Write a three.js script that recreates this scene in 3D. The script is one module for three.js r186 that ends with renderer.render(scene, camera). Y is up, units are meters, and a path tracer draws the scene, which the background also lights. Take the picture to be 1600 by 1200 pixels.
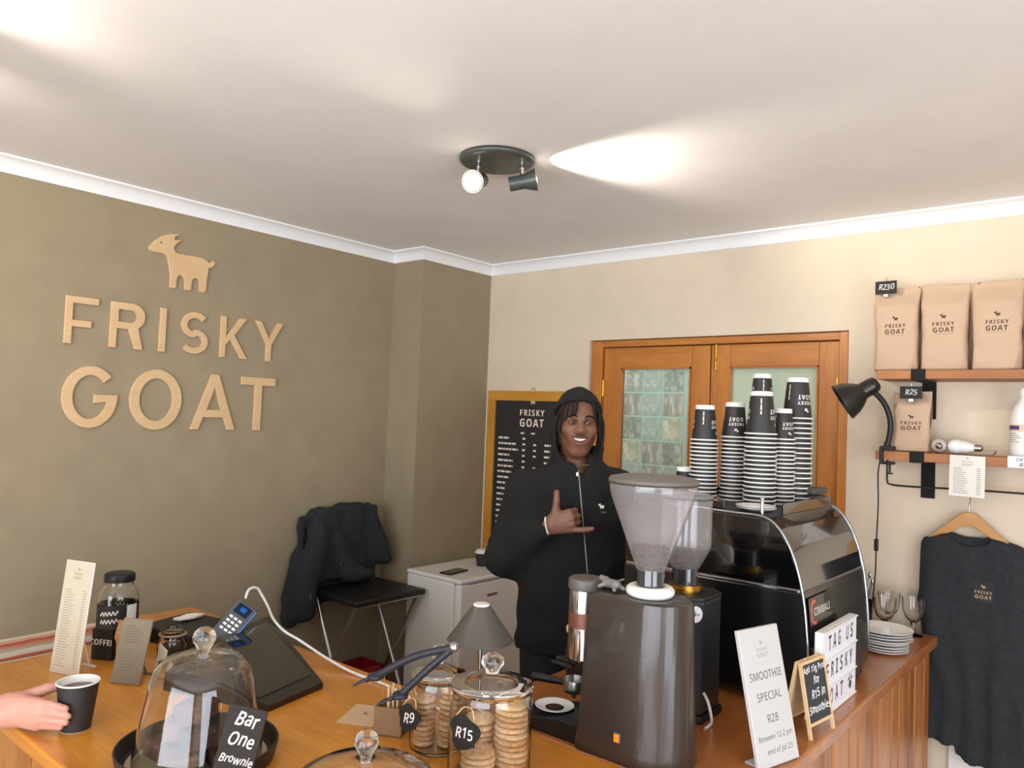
import * as THREE from 'three';
import { RoundedBoxGeometry } from 'three/addons/geometries/RoundedBoxGeometry.js';
import { mergeGeometries, mergeVertices, toCreasedNormals } from 'three/addons/utils/BufferGeometryUtils.js';
import { RectAreaLightUniformsLib } from 'three/addons/lights/RectAreaLightUniformsLib.js';

// ---------------------------------------------------------------- camera, sky, large lights, exposure
const scene = new THREE.Scene();
const camera = new THREE.PerspectiveCamera(52.94, 4 / 3, 0.05, 60);
camera.rotation.order = 'YXZ';
camera.position.set(3.4314, 1.72, 3.5677);
camera.rotation.set(THREE.MathUtils.degToRad(2.4074), THREE.MathUtils.degToRad(39.901), THREE.MathUtils.degToRad(2.2261));
scene.add(camera);
const renderer = new THREE.WebGLRenderer();
renderer.toneMapping = THREE.LinearToneMapping;
renderer.toneMappingExposure = 1.0;
renderer.shadowMap.enabled = true;
RectAreaLightUniformsLib.init();
scene.background = new THREE.Color().setRGB(1.5, 1.75, 2.1);       // overcast daylight outside the shop front

const ROOM = { x1: 5.6, z1: 6.0, h: 2.67, t: 0.15 };
function areaLight(name, w, h, pos, look, color, intensity) {
  const l = new THREE.RectAreaLight(color, intensity, w, h);
  l.name = name; l.position.set(...pos); l.lookAt(...look); scene.add(l); return l;
}
areaLight('daylight_front', 3.9, 2.05, [3.2, 1.28, 5.93], [3.2, 1.28, 0], new THREE.Color().setRGB(0.93, 0.98, 1.05), 5.3);
areaLight('daylight_side', 2.1, 2.05, [5.53, 1.28, 3.5], [0, 1.28, 3.5], new THREE.Color().setRGB(0.90, 0.98, 1.08), 4.8);

// ---------------------------------------------------------------- helpers
let seed = 12345;
const rnd = () => ((seed = (seed * 1664525 + 1013904223) >>> 0) / 4294967296);
const rr = (a, b) => a + (b - a) * rnd();
const D = Math.PI / 180;
const V = (x, y, z) => new THREE.Vector3(x, y, z);
const names = {};
function numbered(n) { const k = names[n] = (names[n] ?? -1) + 1; return k ? n + '_' + String(k).padStart(3, '0') : n; }
function shade(o) { o.castShadow = true; o.receiveShadow = true; return o; }
function tag(o, label, category, group) { o.userData.label = label; o.userData.category = category; if (group) o.userData.group = group; return o; }
function thing(name, label, category, [x, y, z] = [0, 0, 0], turn = 0, group) {
  const o = new THREE.Group(); o.name = numbered(name); o.position.set(x, y, z); o.rotation.y = turn; scene.add(o);
  return tag(o, label, category, group);
}
function part(name, geo, mat, parent, label) {
  const m = shade(new THREE.Mesh(Array.isArray(geo) ? merge(geo) : geo, mat)); m.name = name; parent.add(m);
  if (label) m.userData.label = label;
  return m;
}
function one(name, geo, mat, label, category, [x, y, z] = [0, 0, 0], turn = 0, group) {
  const m = shade(new THREE.Mesh(Array.isArray(geo) ? merge(geo) : geo, mat)); m.name = numbered(name); m.position.set(x, y, z); m.rotation.y = turn; scene.add(m);
  return tag(m, label, category, group);
}
function struct(name, geo, mat, label, category) {
  const m = shade(new THREE.Mesh(Array.isArray(geo) ? merge(geo) : geo, mat)); m.name = name; scene.add(m);
  m.userData.kind = 'structure'; return tag(m, label, category);
}
function dup(root, [x, y, z], turn, label) {
  const r = root.clone(); r.name = numbered(root.name.replace(/_\d{3}$/, '')); r.userData = { ...root.userData }; if (label) r.userData.label = label;
  r.position.set(x, y, z); r.rotation.y = turn; scene.add(r); return r;
}
function merge(list) {
  const flat = list.map(g => { const q = g.index ? g.toNonIndexed() : g.clone(); if (!q.attributes.uv) q.setAttribute('uv', new THREE.BufferAttribute(new Float32Array(q.attributes.position.count * 2), 2)); for (const k of Object.keys(q.attributes)) if (!['position', 'normal', 'uv'].includes(k)) q.deleteAttribute(k); return q; });
  return flat.length === 1 ? flat[0] : mergeGeometries(flat);
}
const mv = (g, x, y, z) => g.translate(x, y, z);
function triUV(g, s = 1, swap = false) {                 // uv in metres from the dominant axis of each face
  const q = g.index ? g.toNonIndexed() : g, p = q.attributes.position, n = q.attributes.normal, uv = new Float32Array(p.count * 2);
  for (let i = 0; i < p.count; i++) {
    const ax = Math.abs(n.getX(i)), ay = Math.abs(n.getY(i)), az = Math.abs(n.getZ(i));
    let u, v;
    if (ay >= ax && ay >= az) { u = p.getX(i); v = p.getZ(i); } else if (ax >= az) { u = p.getZ(i); v = p.getY(i); } else { u = p.getX(i); v = p.getY(i); }
    if (swap) [u, v] = [v, u];
    uv[2 * i] = u * s; uv[2 * i + 1] = v * s;
  }
  q.setAttribute('uv', new THREE.BufferAttribute(uv, 2)); return q;
}
function box(w, h, d, x = 0, y = 0, z = 0, r = 0) { // x,y,z = centre
  const g = r > 0 ? new RoundedBoxGeometry(w, h, d, 2, Math.min(r, w / 2.01, h / 2.01, d / 2.01)) : new THREE.BoxGeometry(w, h, d);
  return mv(g, x, y, z);
}
const bx = (x0, x1, y0, y1, z0, z1, r = 0) => box(x1 - x0, y1 - y0, z1 - z0, (x0 + x1) / 2, (y0 + y1) / 2, (z0 + z1) / 2, r);
function cyl(r0, r1, h, x = 0, y = 0, z = 0, seg = 32, open = false) { return mv(new THREE.CylinderGeometry(r1, r0, h, seg, 1, open), x, y + h / 2, z); } // r0 bottom, y = base
function lathe(pts, seg = 40) { return new THREE.LatheGeometry(pts.map(a => new THREE.Vector2(a[0], a[1])), seg); }
function tube(pts, r, seg = 40, rs = 8, closed = false) { return new THREE.TubeGeometry(new THREE.CatmullRomCurve3(pts.map(a => a.isVector3 ? a : V(...a)), closed), seg, r, rs, closed); }
function rod(a, b, r, r2 = r, seg = 12) {
  const A = V(...a), B = V(...b), d = B.clone().sub(A), g = new THREE.CylinderGeometry(r2, r, d.length(), seg);
  g.applyQuaternion(new THREE.Quaternion().setFromUnitVectors(V(0, 1, 0), d.clone().normalize())); return g.translate((A.x + B.x) / 2, (A.y + B.y) / 2, (A.z + B.z) / 2);
}
function ext(shape, depth, bevel = 0, seg = 12) {
  return new THREE.ExtrudeGeometry(shape, { depth: depth - 2 * bevel, bevelEnabled: bevel > 0, bevelThickness: bevel, bevelSize: bevel, bevelOffset: -bevel, bevelSegments: 2, curveSegments: seg }).translate(0, 0, bevel);
}
const poly = pts => new THREE.Shape(pts.map(a => new THREE.Vector2(a[0], a[1])));
function ball(r, x = 0, y = 0, z = 0, sx = 1, sy = 1, sz = 1, s = 20) { return new THREE.SphereGeometry(r, s, Math.round(s * .7)).scale(sx, sy, sz).translate(x, y, z); }
const rotX = (g, a) => g.rotateX(a), rotY = (g, a) => g.rotateY(a), rotZ = (g, a) => g.rotateZ(a);

const ORD = ['lowest', 'second', 'third', 'fourth', 'fifth', 'sixth', 'seventh', 'eighth', 'ninth', 'tenth', 'eleventh', 'twelfth', 'thirteenth', 'fourteenth', 'fifteenth', 'sixteenth', 'seventeenth', 'eighteenth', 'nineteenth', 'twentieth', 'twenty-first', 'twenty-second', 'twenty-third', 'twenty-fourth', 'twenty-fifth', 'twenty-sixth'];
const ord = (i, n) => i === n - 1 ? 'topmost' : i === 0 ? 'lowest' : ORD[i] + ' lowest';

// noise and textures
const perm = new Uint8Array(512); { let s = 77; const r = () => ((s = (s * 1664525 + 1013904223) >>> 0) / 4294967296); const a = [...Array(256).keys()]; for (let i = 255; i > 0; i--) { const j = Math.floor(r() * (i + 1)); [a[i], a[j]] = [a[j], a[i]]; } for (let i = 0; i < 512; i++) perm[i] = a[i & 255]; }
function n3(x, y, z) { // value noise -1..1
  const X = Math.floor(x), Y = Math.floor(y), Z = Math.floor(z), f = t => t * t * (3 - 2 * t), u = f(x - X), v = f(y - Y), w = f(z - Z);
  const h = (i, j, k) => perm[perm[perm[(X + i) & 255] + ((Y + j) & 255)] + ((Z + k) & 255)] / 127.5 - 1, L = (a, b, t) => a + (b - a) * t;
  return L(L(L(h(0, 0, 0), h(1, 0, 0), u), L(h(0, 1, 0), h(1, 1, 0), u), v), L(L(h(0, 0, 1), h(1, 0, 1), u), L(h(0, 1, 1), h(1, 1, 1), u), v), w);
}
const fbm = (x, y, z, o = 4) => { let s = 0, a = .5; for (let i = 0; i < o; i++) { s += a * n3(x, y, z); x *= 2.03; y *= 2.03; z *= 2.03; a *= .5; } return s; };
function dataTex(w, h, fn, srgb = true) {
  const d = new Uint8Array(w * h * 4);
  for (let j = 0; j < h; j++) for (let i = 0; i < w; i++) { const c = fn(i / w, j / h), k = 4 * (j * w + i); d[k] = c[0]; d[k + 1] = c[1]; d[k + 2] = c[2]; d[k + 3] = 255; }
  const t = new THREE.DataTexture(d, w, h); t.wrapS = t.wrapT = THREE.RepeatWrapping; t.magFilter = THREE.LinearFilter; t.minFilter = THREE.LinearMipmapLinearFilter; t.generateMipmaps = true;
  if (srgb) t.colorSpace = THREE.SRGBColorSpace; t.needsUpdate = true; return t;
}
const clamp = (v, a = 0, b = 255) => Math.max(a, Math.min(b, v));
const mixc = (a, b, t) => [0, 1, 2].map(i => clamp(a[i] + (b[i] - a[i]) * t));
// wood grain running along u; one tile = 1 m along the grain x 0.5 m across, mirrored so that it tiles
function woodTex(light, dark, sd = 0, w = 512, h = 512, freq = 26, bands = 0) {
  return dataTex(w, h, (u, v) => {
    const U = u < .5 ? u * 2 : 2 - u * 2, W = v < .5 ? v * 2 : 2 - v * 2;
    const warp = fbm(U * 1.6 + sd, W * 3, sd, 3) * .35;
    const rings = .5 + .5 * Math.sin((W * freq * .5 + warp * 9 + sd) * 2.2);
    const fine = fbm(U * 5 + sd, W * 120, 3.3, 3);
    const broad = fbm(U * 1.1 + 9 + sd, W * 4, 5.1, 3);
    let t = .28 + .25 * rings + .38 * fine + .5 * broad;
    if (bands) t += .35 * n3(Math.floor(v * bands) * 7.7 + sd, 1.5, 2.5);
    return mixc(light, dark, clamp(t, 0, 1));
  });
}
function grainTex(base, amt, fx, fy, sd = 0, w = 256, h = 256) {
  return dataTex(w, h, (u, v) => { const U = u < .5 ? u * 2 : 2 - u * 2, W = v < .5 ? v * 2 : 2 - v * 2; const t = fbm(U * fx + sd, W * fy, sd * 1.7, 4); return base.map(c => clamp(c * (1 + amt * t))); });
}
const bumpTex = (fx, sd = 0, w = 256) => dataTex(w, w, (u, v) => { const U = u < .5 ? u * 2 : 2 - u * 2, W = v < .5 ? v * 2 : 2 - v * 2; const t = 128 + 120 * fbm(U * fx + sd, W * fx, sd, 4); return [t, t, t]; }, false);
function canvasTex(w, h, draw) {
  const c = document.createElement('canvas'); c.width = w; c.height = h; const x = c.getContext('2d'); draw(x, w, h);
  const t = new THREE.CanvasTexture(c); t.colorSpace = THREE.SRGBColorSpace; t.magFilter = THREE.LinearFilter; t.minFilter = THREE.LinearMipmapLinearFilter; t.anisotropy = 4; return t;
}
const std = (color, rough = .6, o = {}) => new THREE.MeshStandardMaterial({ color, roughness: rough, ...o });
const phys = (color, rough = .5, o = {}) => new THREE.MeshPhysicalMaterial({ color, roughness: rough, ...o });
const rep = (t, x, y) => { const c = t.clone(); c.repeat.set(x, y); c.needsUpdate = true; return c; };

// logo outline of the goat (unit width), used for the wall sign and for print
const GOAT = [[0, .526], [.029, .573], [.092, .653], [.183, .726], [.291, .771], [.439, .793], [.409, .767], [.363, .741], [.362, .699], [.413, .707], [.477, .717], [.423, .678], [.378, .628], [.358, .582], [.378, .531], [.424, .517], [.532, .518], [.706, .522], [.795, .519], [.851, .495], [.888, .467], [.927, .48], [.953, .51], [1, .481], [.981, .438], [.944, .396], [.893, .385], [.891, .313], [.879, .225], [.875, .036], [.826, .003], [.771, .018], [.763, .164], [.74, .197], [.696, .201], [.659, .175], [.647, .131], [.648, .024], [.597, .003], [.547, .015], [.539, .156], [.508, .198], [.465, .205], [.433, .175], [.424, .123], [.424, .029], [.378, 0], [.327, .014], [.328, .19], [.298, .323], [.269, .441], [.226, .469], [.143, .473], [.062, .471], [.019, .484]];
function drawGoat(x, cx, cy, w, color) { x.fillStyle = color; x.beginPath(); GOAT.forEach(([a, b], i) => x[i ? 'lineTo' : 'moveTo'](cx + (a - .5) * w, cy - (b - .4) * w)); x.closePath(); x.fill(); }
function spaced(x, s, cx, y, width) { // letters of s spread over width, centred at cx
  const ws = [...s].map(c => x.measureText(c).width), tot = ws.reduce((a, b) => a + b, 0), gap = s.length > 1 ? (width - tot) / (s.length - 1) : 0; let p = cx - width / 2;
  x.textAlign = 'left'; [...s].forEach((c, i) => { x.fillText(c, p, y); p += ws[i] + gap; });
}
function drawLogo(x, cx, cy, w, color, goat = true) { // goat over FRISKY over GOAT, w = width, cy = middle
  if (goat) drawGoat(x, cx, cy - w * .52, w * .3, color);
  x.fillStyle = color; x.textBaseline = 'alphabetic';
  x.font = `bold ${Math.round(w * .255)}px sans-serif`; spaced(x, 'FRISKY', cx, cy - w * .05, w);
  x.font = `bold ${Math.round(w * .335)}px sans-serif`; spaced(x, 'GOAT', cx, cy + w * .28, w * .98);
}
function hand(x, s, px, py, size, color, slant = -.12, jitter = .06) { // chalk or pen handwriting
  x.save(); x.translate(px, py); x.transform(1, 0, slant, 1, 0, 0); x.fillStyle = color; x.strokeStyle = color; x.lineWidth = size * .035; x.lineJoin = 'round'; x.font = `${size}px sans-serif`; x.textBaseline = 'alphabetic'; x.textAlign = 'left';
  let p = 0; [...s].forEach((c, i) => { x.save(); x.translate(p, Math.sin(i * 2.3 + s.length) * size * jitter); x.rotate(Math.sin(i * 1.7 + 1) * jitter); x.scale(.86, 1.08); x.fillText(c, 0, 0); x.strokeText(c, 0, 0); x.restore(); p += x.measureText(c).width * .86 + size * .02; });
  x.restore();
}
function handC(x, s, cx, py, size, color, slant = -.12, jitter = .06) { x.font = `${size}px sans-serif`; hand(x, s, cx - x.measureText(s).width * .86 / 2, py, size, color, slant, jitter); }
function printLines(x, x0, x1, y0, n, dy, hgt, color, two) { // rows of illegible small print as in the photograph
  let s = 5; const r = () => ((s = (s * 16807) % 2147483647) / 2147483647);
  x.fillStyle = color; for (let i = 0; i < n; i++) { const w = (x1 - x0) * (two ? .3 + .25 * r() : .5 + .45 * r()); let p = x0; while (p < x0 + w) { const l = hgt * (1 + 3 * r()); x.fillRect(p, y0 + i * dy, Math.min(l, x0 + w - p), hgt); p += l + hgt * .5; } if (two) x.fillRect(x1 - (x1 - x0) * .17, y0 + i * dy, (x1 - x0) * .15, hgt); }
}
// flat print: a thin sheet (w x h, facing +z, centre at origin) carrying a canvas
function sheet(w, h, t = .0012) { const g = new THREE.BoxGeometry(w, h, t), uv = g.attributes.uv; for (let i = 0; i < uv.count; i++) if (i < 16 || i >= 20) uv.setXY(i, .02, .98); return g; }

// naive surface nets over a signed distance function
function sdfMesh(fn, min, max, cell) {
  const nx = Math.ceil((max[0] - min[0]) / cell) + 1, ny = Math.ceil((max[1] - min[1]) / cell) + 1, nz = Math.ceil((max[2] - min[2]) / cell) + 1;
  const F = new Float32Array(nx * ny * nz), id = (i, j, k) => (k * ny + j) * nx + i;
  for (let k = 0; k < nz; k++) for (let j = 0; j < ny; j++) for (let i = 0; i < nx; i++) F[id(i, j, k)] = fn(min[0] + i * cell, min[1] + j * cell, min[2] + k * cell);
  const vid = new Int32Array(nx * ny * nz).fill(-1), pos = [], idx = [];
  const C = []; for (let c = 0; c < 8; c++) C.push([c & 1, (c >> 1) & 1, c >> 2]);
  const E = []; for (let a = 0; a < 8; a++) for (let b = a + 1; b < 8; b++) { const d = a ^ b; if (d === 1 || d === 2 || d === 4) E.push([a, b]); }
  for (let k = 0; k < nz - 1; k++) for (let j = 0; j < ny - 1; j++) for (let i = 0; i < nx - 1; i++) {
    const v = C.map(c => F[id(i + c[0], j + c[1], k + c[2])]); let m = 0; for (let c = 0; c < 8; c++) if (v[c] < 0) m |= 1 << c;
    if (m === 0 || m === 255) continue;
    let sx = 0, sy = 0, sz = 0, n = 0;
    for (const [a, b] of E) if ((v[a] < 0) !== (v[b] < 0)) { const t = v[a] / (v[a] - v[b]); sx += C[a][0] + (C[b][0] - C[a][0]) * t; sy += C[a][1] + (C[b][1] - C[a][1]) * t; sz += C[a][2] + (C[b][2] - C[a][2]) * t; n++; }
    vid[id(i, j, k)] = pos.length / 3; pos.push(min[0] + (i + sx / n) * cell, min[1] + (j + sy / n) * cell, min[2] + (k + sz / n) * cell);
  }
  const quad = (a, b, c, d, flip) => { if (a < 0 || b < 0 || c < 0 || d < 0) return; if (flip) idx.push(a, c, b, a, d, c); else idx.push(a, b, c, a, c, d); };
  for (let k = 1; k < nz - 1; k++) for (let j = 1; j < ny - 1; j++) for (let i = 1; i < nx - 1; i++) {
    const s = F[id(i, j, k)] < 0;
    if (s !== (F[id(i + 1, j, k)] < 0)) quad(vid[id(i, j - 1, k - 1)], vid[id(i, j, k - 1)], vid[id(i, j, k)], vid[id(i, j - 1, k)], !s);
    if (s !== (F[id(i, j + 1, k)] < 0)) quad(vid[id(i - 1, j, k - 1)], vid[id(i - 1, j, k)], vid[id(i, j, k)], vid[id(i, j, k - 1)], !s);
    if (s !== (F[id(i, j, k + 1)] < 0)) quad(vid[id(i - 1, j - 1, k)], vid[id(i, j - 1, k)], vid[id(i, j, k)], vid[id(i - 1, j, k)], !s);
  }
  const g = new THREE.BufferGeometry(); g.setAttribute('position', new THREE.Float32BufferAttribute(pos, 3)); g.setIndex(idx); g.computeVertexNormals();
  return triUV(g);
}
const smin = (a, b, k) => { const h = Math.max(k - Math.abs(a - b), 0) / k; return Math.min(a, b) - h * h * k * .25; };
function cone(x, y, z, a, b, ra, rb) { // tapered capsule distance
  const bx_ = b[0] - a[0], by = b[1] - a[1], bz = b[2] - a[2], px = x - a[0], py = y - a[1], pz = z - a[2];
  const t = clamp((px * bx_ + py * by + pz * bz) / (bx_ * bx_ + by * by + bz * bz), 0, 1);
  return Math.hypot(px - bx_ * t, py - by * t, pz - bz * t) - (ra + (rb - ra) * t);
}
const elli = (x, y, z, c, r) => { const a = (x - c[0]) / r[0], b = (y - c[1]) / r[1], d = (z - c[2]) / r[2], k = Math.hypot(a, b, d); return (k - 1) * Math.min(r[0], r[1], r[2]) * (k < 1 ? 1 : 1); };

// ---------------------------------------------------------------- materials
const plasterBump = rep(bumpTex(14, 3), 1, 1);
const M = {
  olive: std(0xffffff, .75, { map: grainTex([158, 144, 117], .05, 6, 6, 2), bumpMap: plasterBump, bumpScale: .0006 }),
  beige: std(0xffffff, .8, { map: grainTex([226, 210, 186], .035, 5, 5, 4), bumpMap: plasterBump, bumpScale: .0006 }),
  ceiling: std(0xffffff, .9, { map: grainTex([247, 244, 241], .025, 4, 4, 6), bumpMap: plasterBump, bumpScale: .0005 }),
  cornice: std(0xfafafa, .55),
  floor: std(0xffffff, .5, { map: woodTex([176, 148, 116], [128, 98, 70], 11, 512, 512, 10, 8) }),
  black: std(0x121212, .45), blackMatte: std(0x161616, .85), blackGloss: phys(0x060606, .12, { clearcoat: 1, clearcoatRoughness: .04 }),
  chrome: std(0xd8d8d8, .12, { metalness: 1 }), steel: std(0xb8b8b6, .28, { metalness: 1 }), brass: std(0xc79a45, .3, { metalness: 1 }),
  white: std(0xeeece8, .5), whiteGloss: phys(0xf4f4f2, .2, { clearcoat: .6 }), paper: std(0xece8de, .9),
  glass: phys(0xffffff, .02, { transmission: 1, thickness: 0, ior: 1.5 }), glassSolid: phys(0xffffff, .02, { transmission: 1, thickness: .03, ior: 1.48 }),
  pinkSkin: phys(0xc98f7c, .55, { sheen: .2 }),
};
const woodA = woodTex([226, 154, 54], [182, 106, 24], 1, 1024, 512, 18);
const woodGlossToned = woodTex([186, 116, 58], [140, 78, 34], 5, 1024, 512, 18);  // same timber as the orange top; browner tone stands in for surface gloss
const woodPlank = [0, 1, 2].map(i => phys(0xffffff, .38, { map: woodTex([[196, 130, 66], [182, 116, 58], [206, 142, 78]][i], [[142, 84, 38], [128, 74, 32], [150, 92, 44]][i], 20 + i * 3, 256, 512, 16), clearcoat: .25, clearcoatRoughness: .3 }));
M.topA = phys(0xffffff, .3, { map: woodA, clearcoat: .5, clearcoatRoughness: .18 });
M.topB = phys(0xffffff, .3, { map: woodGlossToned, clearcoat: .5, clearcoatRoughness: .2 });
M.doorWood = phys(0xffffff, .4, { map: woodTex([212, 138, 60], [168, 98, 36], 31, 512, 512, 14), clearcoat: .3, clearcoatRoughness: .3 });
M.goldWood = phys(0xffffff, .45, { map: woodTex([214, 156, 62], [180, 118, 36], 41, 256, 256, 10) });
M.shelfWood = phys(0xffffff, .5, { map: woodTex([190, 128, 76], [136, 80, 40], 47, 512, 256, 14) });
M.plywood = std(0xffffff, .6, { map: woodTex([228, 196, 152], [214, 176, 128], 51, 256, 256, 8) });

// ---------------------------------------------------------------- the room
const RX = ROOM.x1, RZ = ROOM.z1, RH = 2.65, T = ROOM.t;
struct('floor', triUV(bx(-T, RX + T, -.1, 0, -T - .3, RZ + T)), M.floor, 'brown wooden floor behind the counter', 'floor');
struct('ceiling', triUV(bx(-T, RX + T, RH, RH + .12, -T - .3, RZ + T), .5), M.ceiling, 'smooth white plaster ceiling with round spotlight fitting', 'ceiling');
struct('wall_left', triUV(bx(-T, 0, 0, RH, -T, RZ + T), .7), M.olive, 'olive painted wall carrying the wooden letters', 'wall');
struct('wall_pier', triUV(bx(0, .247, 0, RH, 0, .58), .7), M.olive, 'olive painted pier boxed out in the room corner', 'wall');
function wallHole(w, h, holes, t) { const s = poly([[0, 0], [w, 0], [w, h], [0, h]]); for (const [a, b, c, d] of holes) { const p = new THREE.Path(); p.moveTo(a, c); p.lineTo(a, d); p.lineTo(b, d); p.lineTo(b, c); p.closePath(); s.holes.push(p); } return triUV(new THREE.ExtrudeGeometry(s, { depth: t, bevelEnabled: false }), .7); }
struct('wall_back', mv(wallHole(RX + T, RH, [[1.004, 2.385, 0.001, 2.16]], T), 0, 0, -T), M.beige, 'cream painted wall around the wooden double door', 'wall');
struct('wall_front', mv(wallHole(RX + T, RH, [[1.2, 5.2, .2, 2.35]], T), 0, 0, RZ), M.beige, 'cream wall with the wide shop window', 'wall');
{ const g = wallHole(RZ, RH, [[2.4, 4.6, .2, 2.35]], T).rotateY(-Math.PI / 2); g.translate(RX + T, 0, 0); struct('wall_right', triUV(g, .7), M.beige, 'cream wall with the side window', 'wall'); }
struct('wall_passage', triUV(bx(.9, 2.5, 0, RH, -.3 - T, -.3)), M.beige, 'wall of the passage behind the double door', 'wall');
function windowUnit(name, w, h, n, pos, turn, label) {
  const g = new THREE.Group(); g.name = name; g.position.set(...pos); g.rotation.y = turn; scene.add(g); g.userData.kind = 'structure'; tag(g, label, 'window');
  part('window_frame', [box(w, .06, .07, 0, -h / 2 + .03, 0), box(w, .06, .07, 0, h / 2 - .03, 0), box(.06, h - .12, .07, -w / 2 + .03, 0, 0), box(.06, h - .12, .07, w / 2 - .03, 0, 0)], M.white, g);
  for (let i = 1; i < n; i++) part('mullion', box(.06, h - .12, .06, -w / 2 + w * i / n, 0, 0), M.white, g);
  for (let i = 0; i < n; i++) part('pane', box(w / n - .07, h - .13, .006, -w / 2 + w * (i + .5) / n, 0, 0), M.glass, g);
}
windowUnit('window_1', 4.0, 2.15, 4, [3.2, 1.275, RZ + .09], 0, 'wide white framed shop window with four panes');
windowUnit('window_2', 2.2, 2.15, 3, [RX + .09, 1.275, 3.5], Math.PI / 2, 'white framed side window with three panes');

// cornice: mitred cove along the walls
{
  const prof = [[0, 2.588], [.007, 2.588], [.009, 2.598], [.011, 2.604], [.015, 2.614], [.022, 2.625], [.032, 2.634], [.042, 2.639], [.046, 2.640], [.052, 2.642], [.052, 2.651], [0, 2.651]];
  const path = [[RX, RZ], [0, RZ], [0, .58], [.247, .58], [.247, 0], [RX, 0], [RX, RZ]];
  const dirs = []; for (let i = 0; i + 1 < path.length; i++) { const dx = path[i + 1][0] - path[i][0], dz = path[i + 1][1] - path[i][1], l = Math.hypot(dx, dz); dirs.push([dx / l, dz / l]); }
  const lab = ['white cove cornice along the shop window wall', 'white cove cornice along the olive wall above the letters', 'short white cove cornice returning onto the pier', 'white cove cornice along the corner pier', 'white cove cornice along the cream back wall', 'white cove cornice along the side window wall'];
  for (let i = 0; i < dirs.length; i++) {
    const [dx, dz] = dirs[i], nx = -dz, nz = dx; // inward normal
    const inn = dirs[(i + dirs.length - 1) % dirs.length], out = dirs[(i + 1) % dirs.length];
    const pos = [], idx = []; const m = prof.length;
    const ks = -inn[1] * dx + inn[0] * dz, ke = -out[1] * dx + out[0] * dz;
    for (let e = 0; e < 2; e++) for (const [d, y] of prof) { const sh = e ? ke * d : ks * d; const p = path[i + e]; pos.push(p[0] + nx * d + dx * sh, y, p[1] + nz * d + dz * sh); }
    for (let j = 0; j < m; j++) { const a = j, b = (j + 1) % m; idx.push(a, b, m + a, b, m + b, m + a); }
    const g = new THREE.BufferGeometry(); g.setAttribute('position', new THREE.Float32BufferAttribute(pos, 3)); g.setIndex(idx);
    const q = toCreasedNormals(g, .5); struct('trim_' + (i + 1), triUV(q), M.cornice, lab[i], 'cornice');
  }
}
struct('baseboard_back', triUV(bx(2.8, RX, 0, .5, 0, .02, .004)), M.white, 'white painted panel along the foot of the cream wall', 'baseboard');

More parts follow.
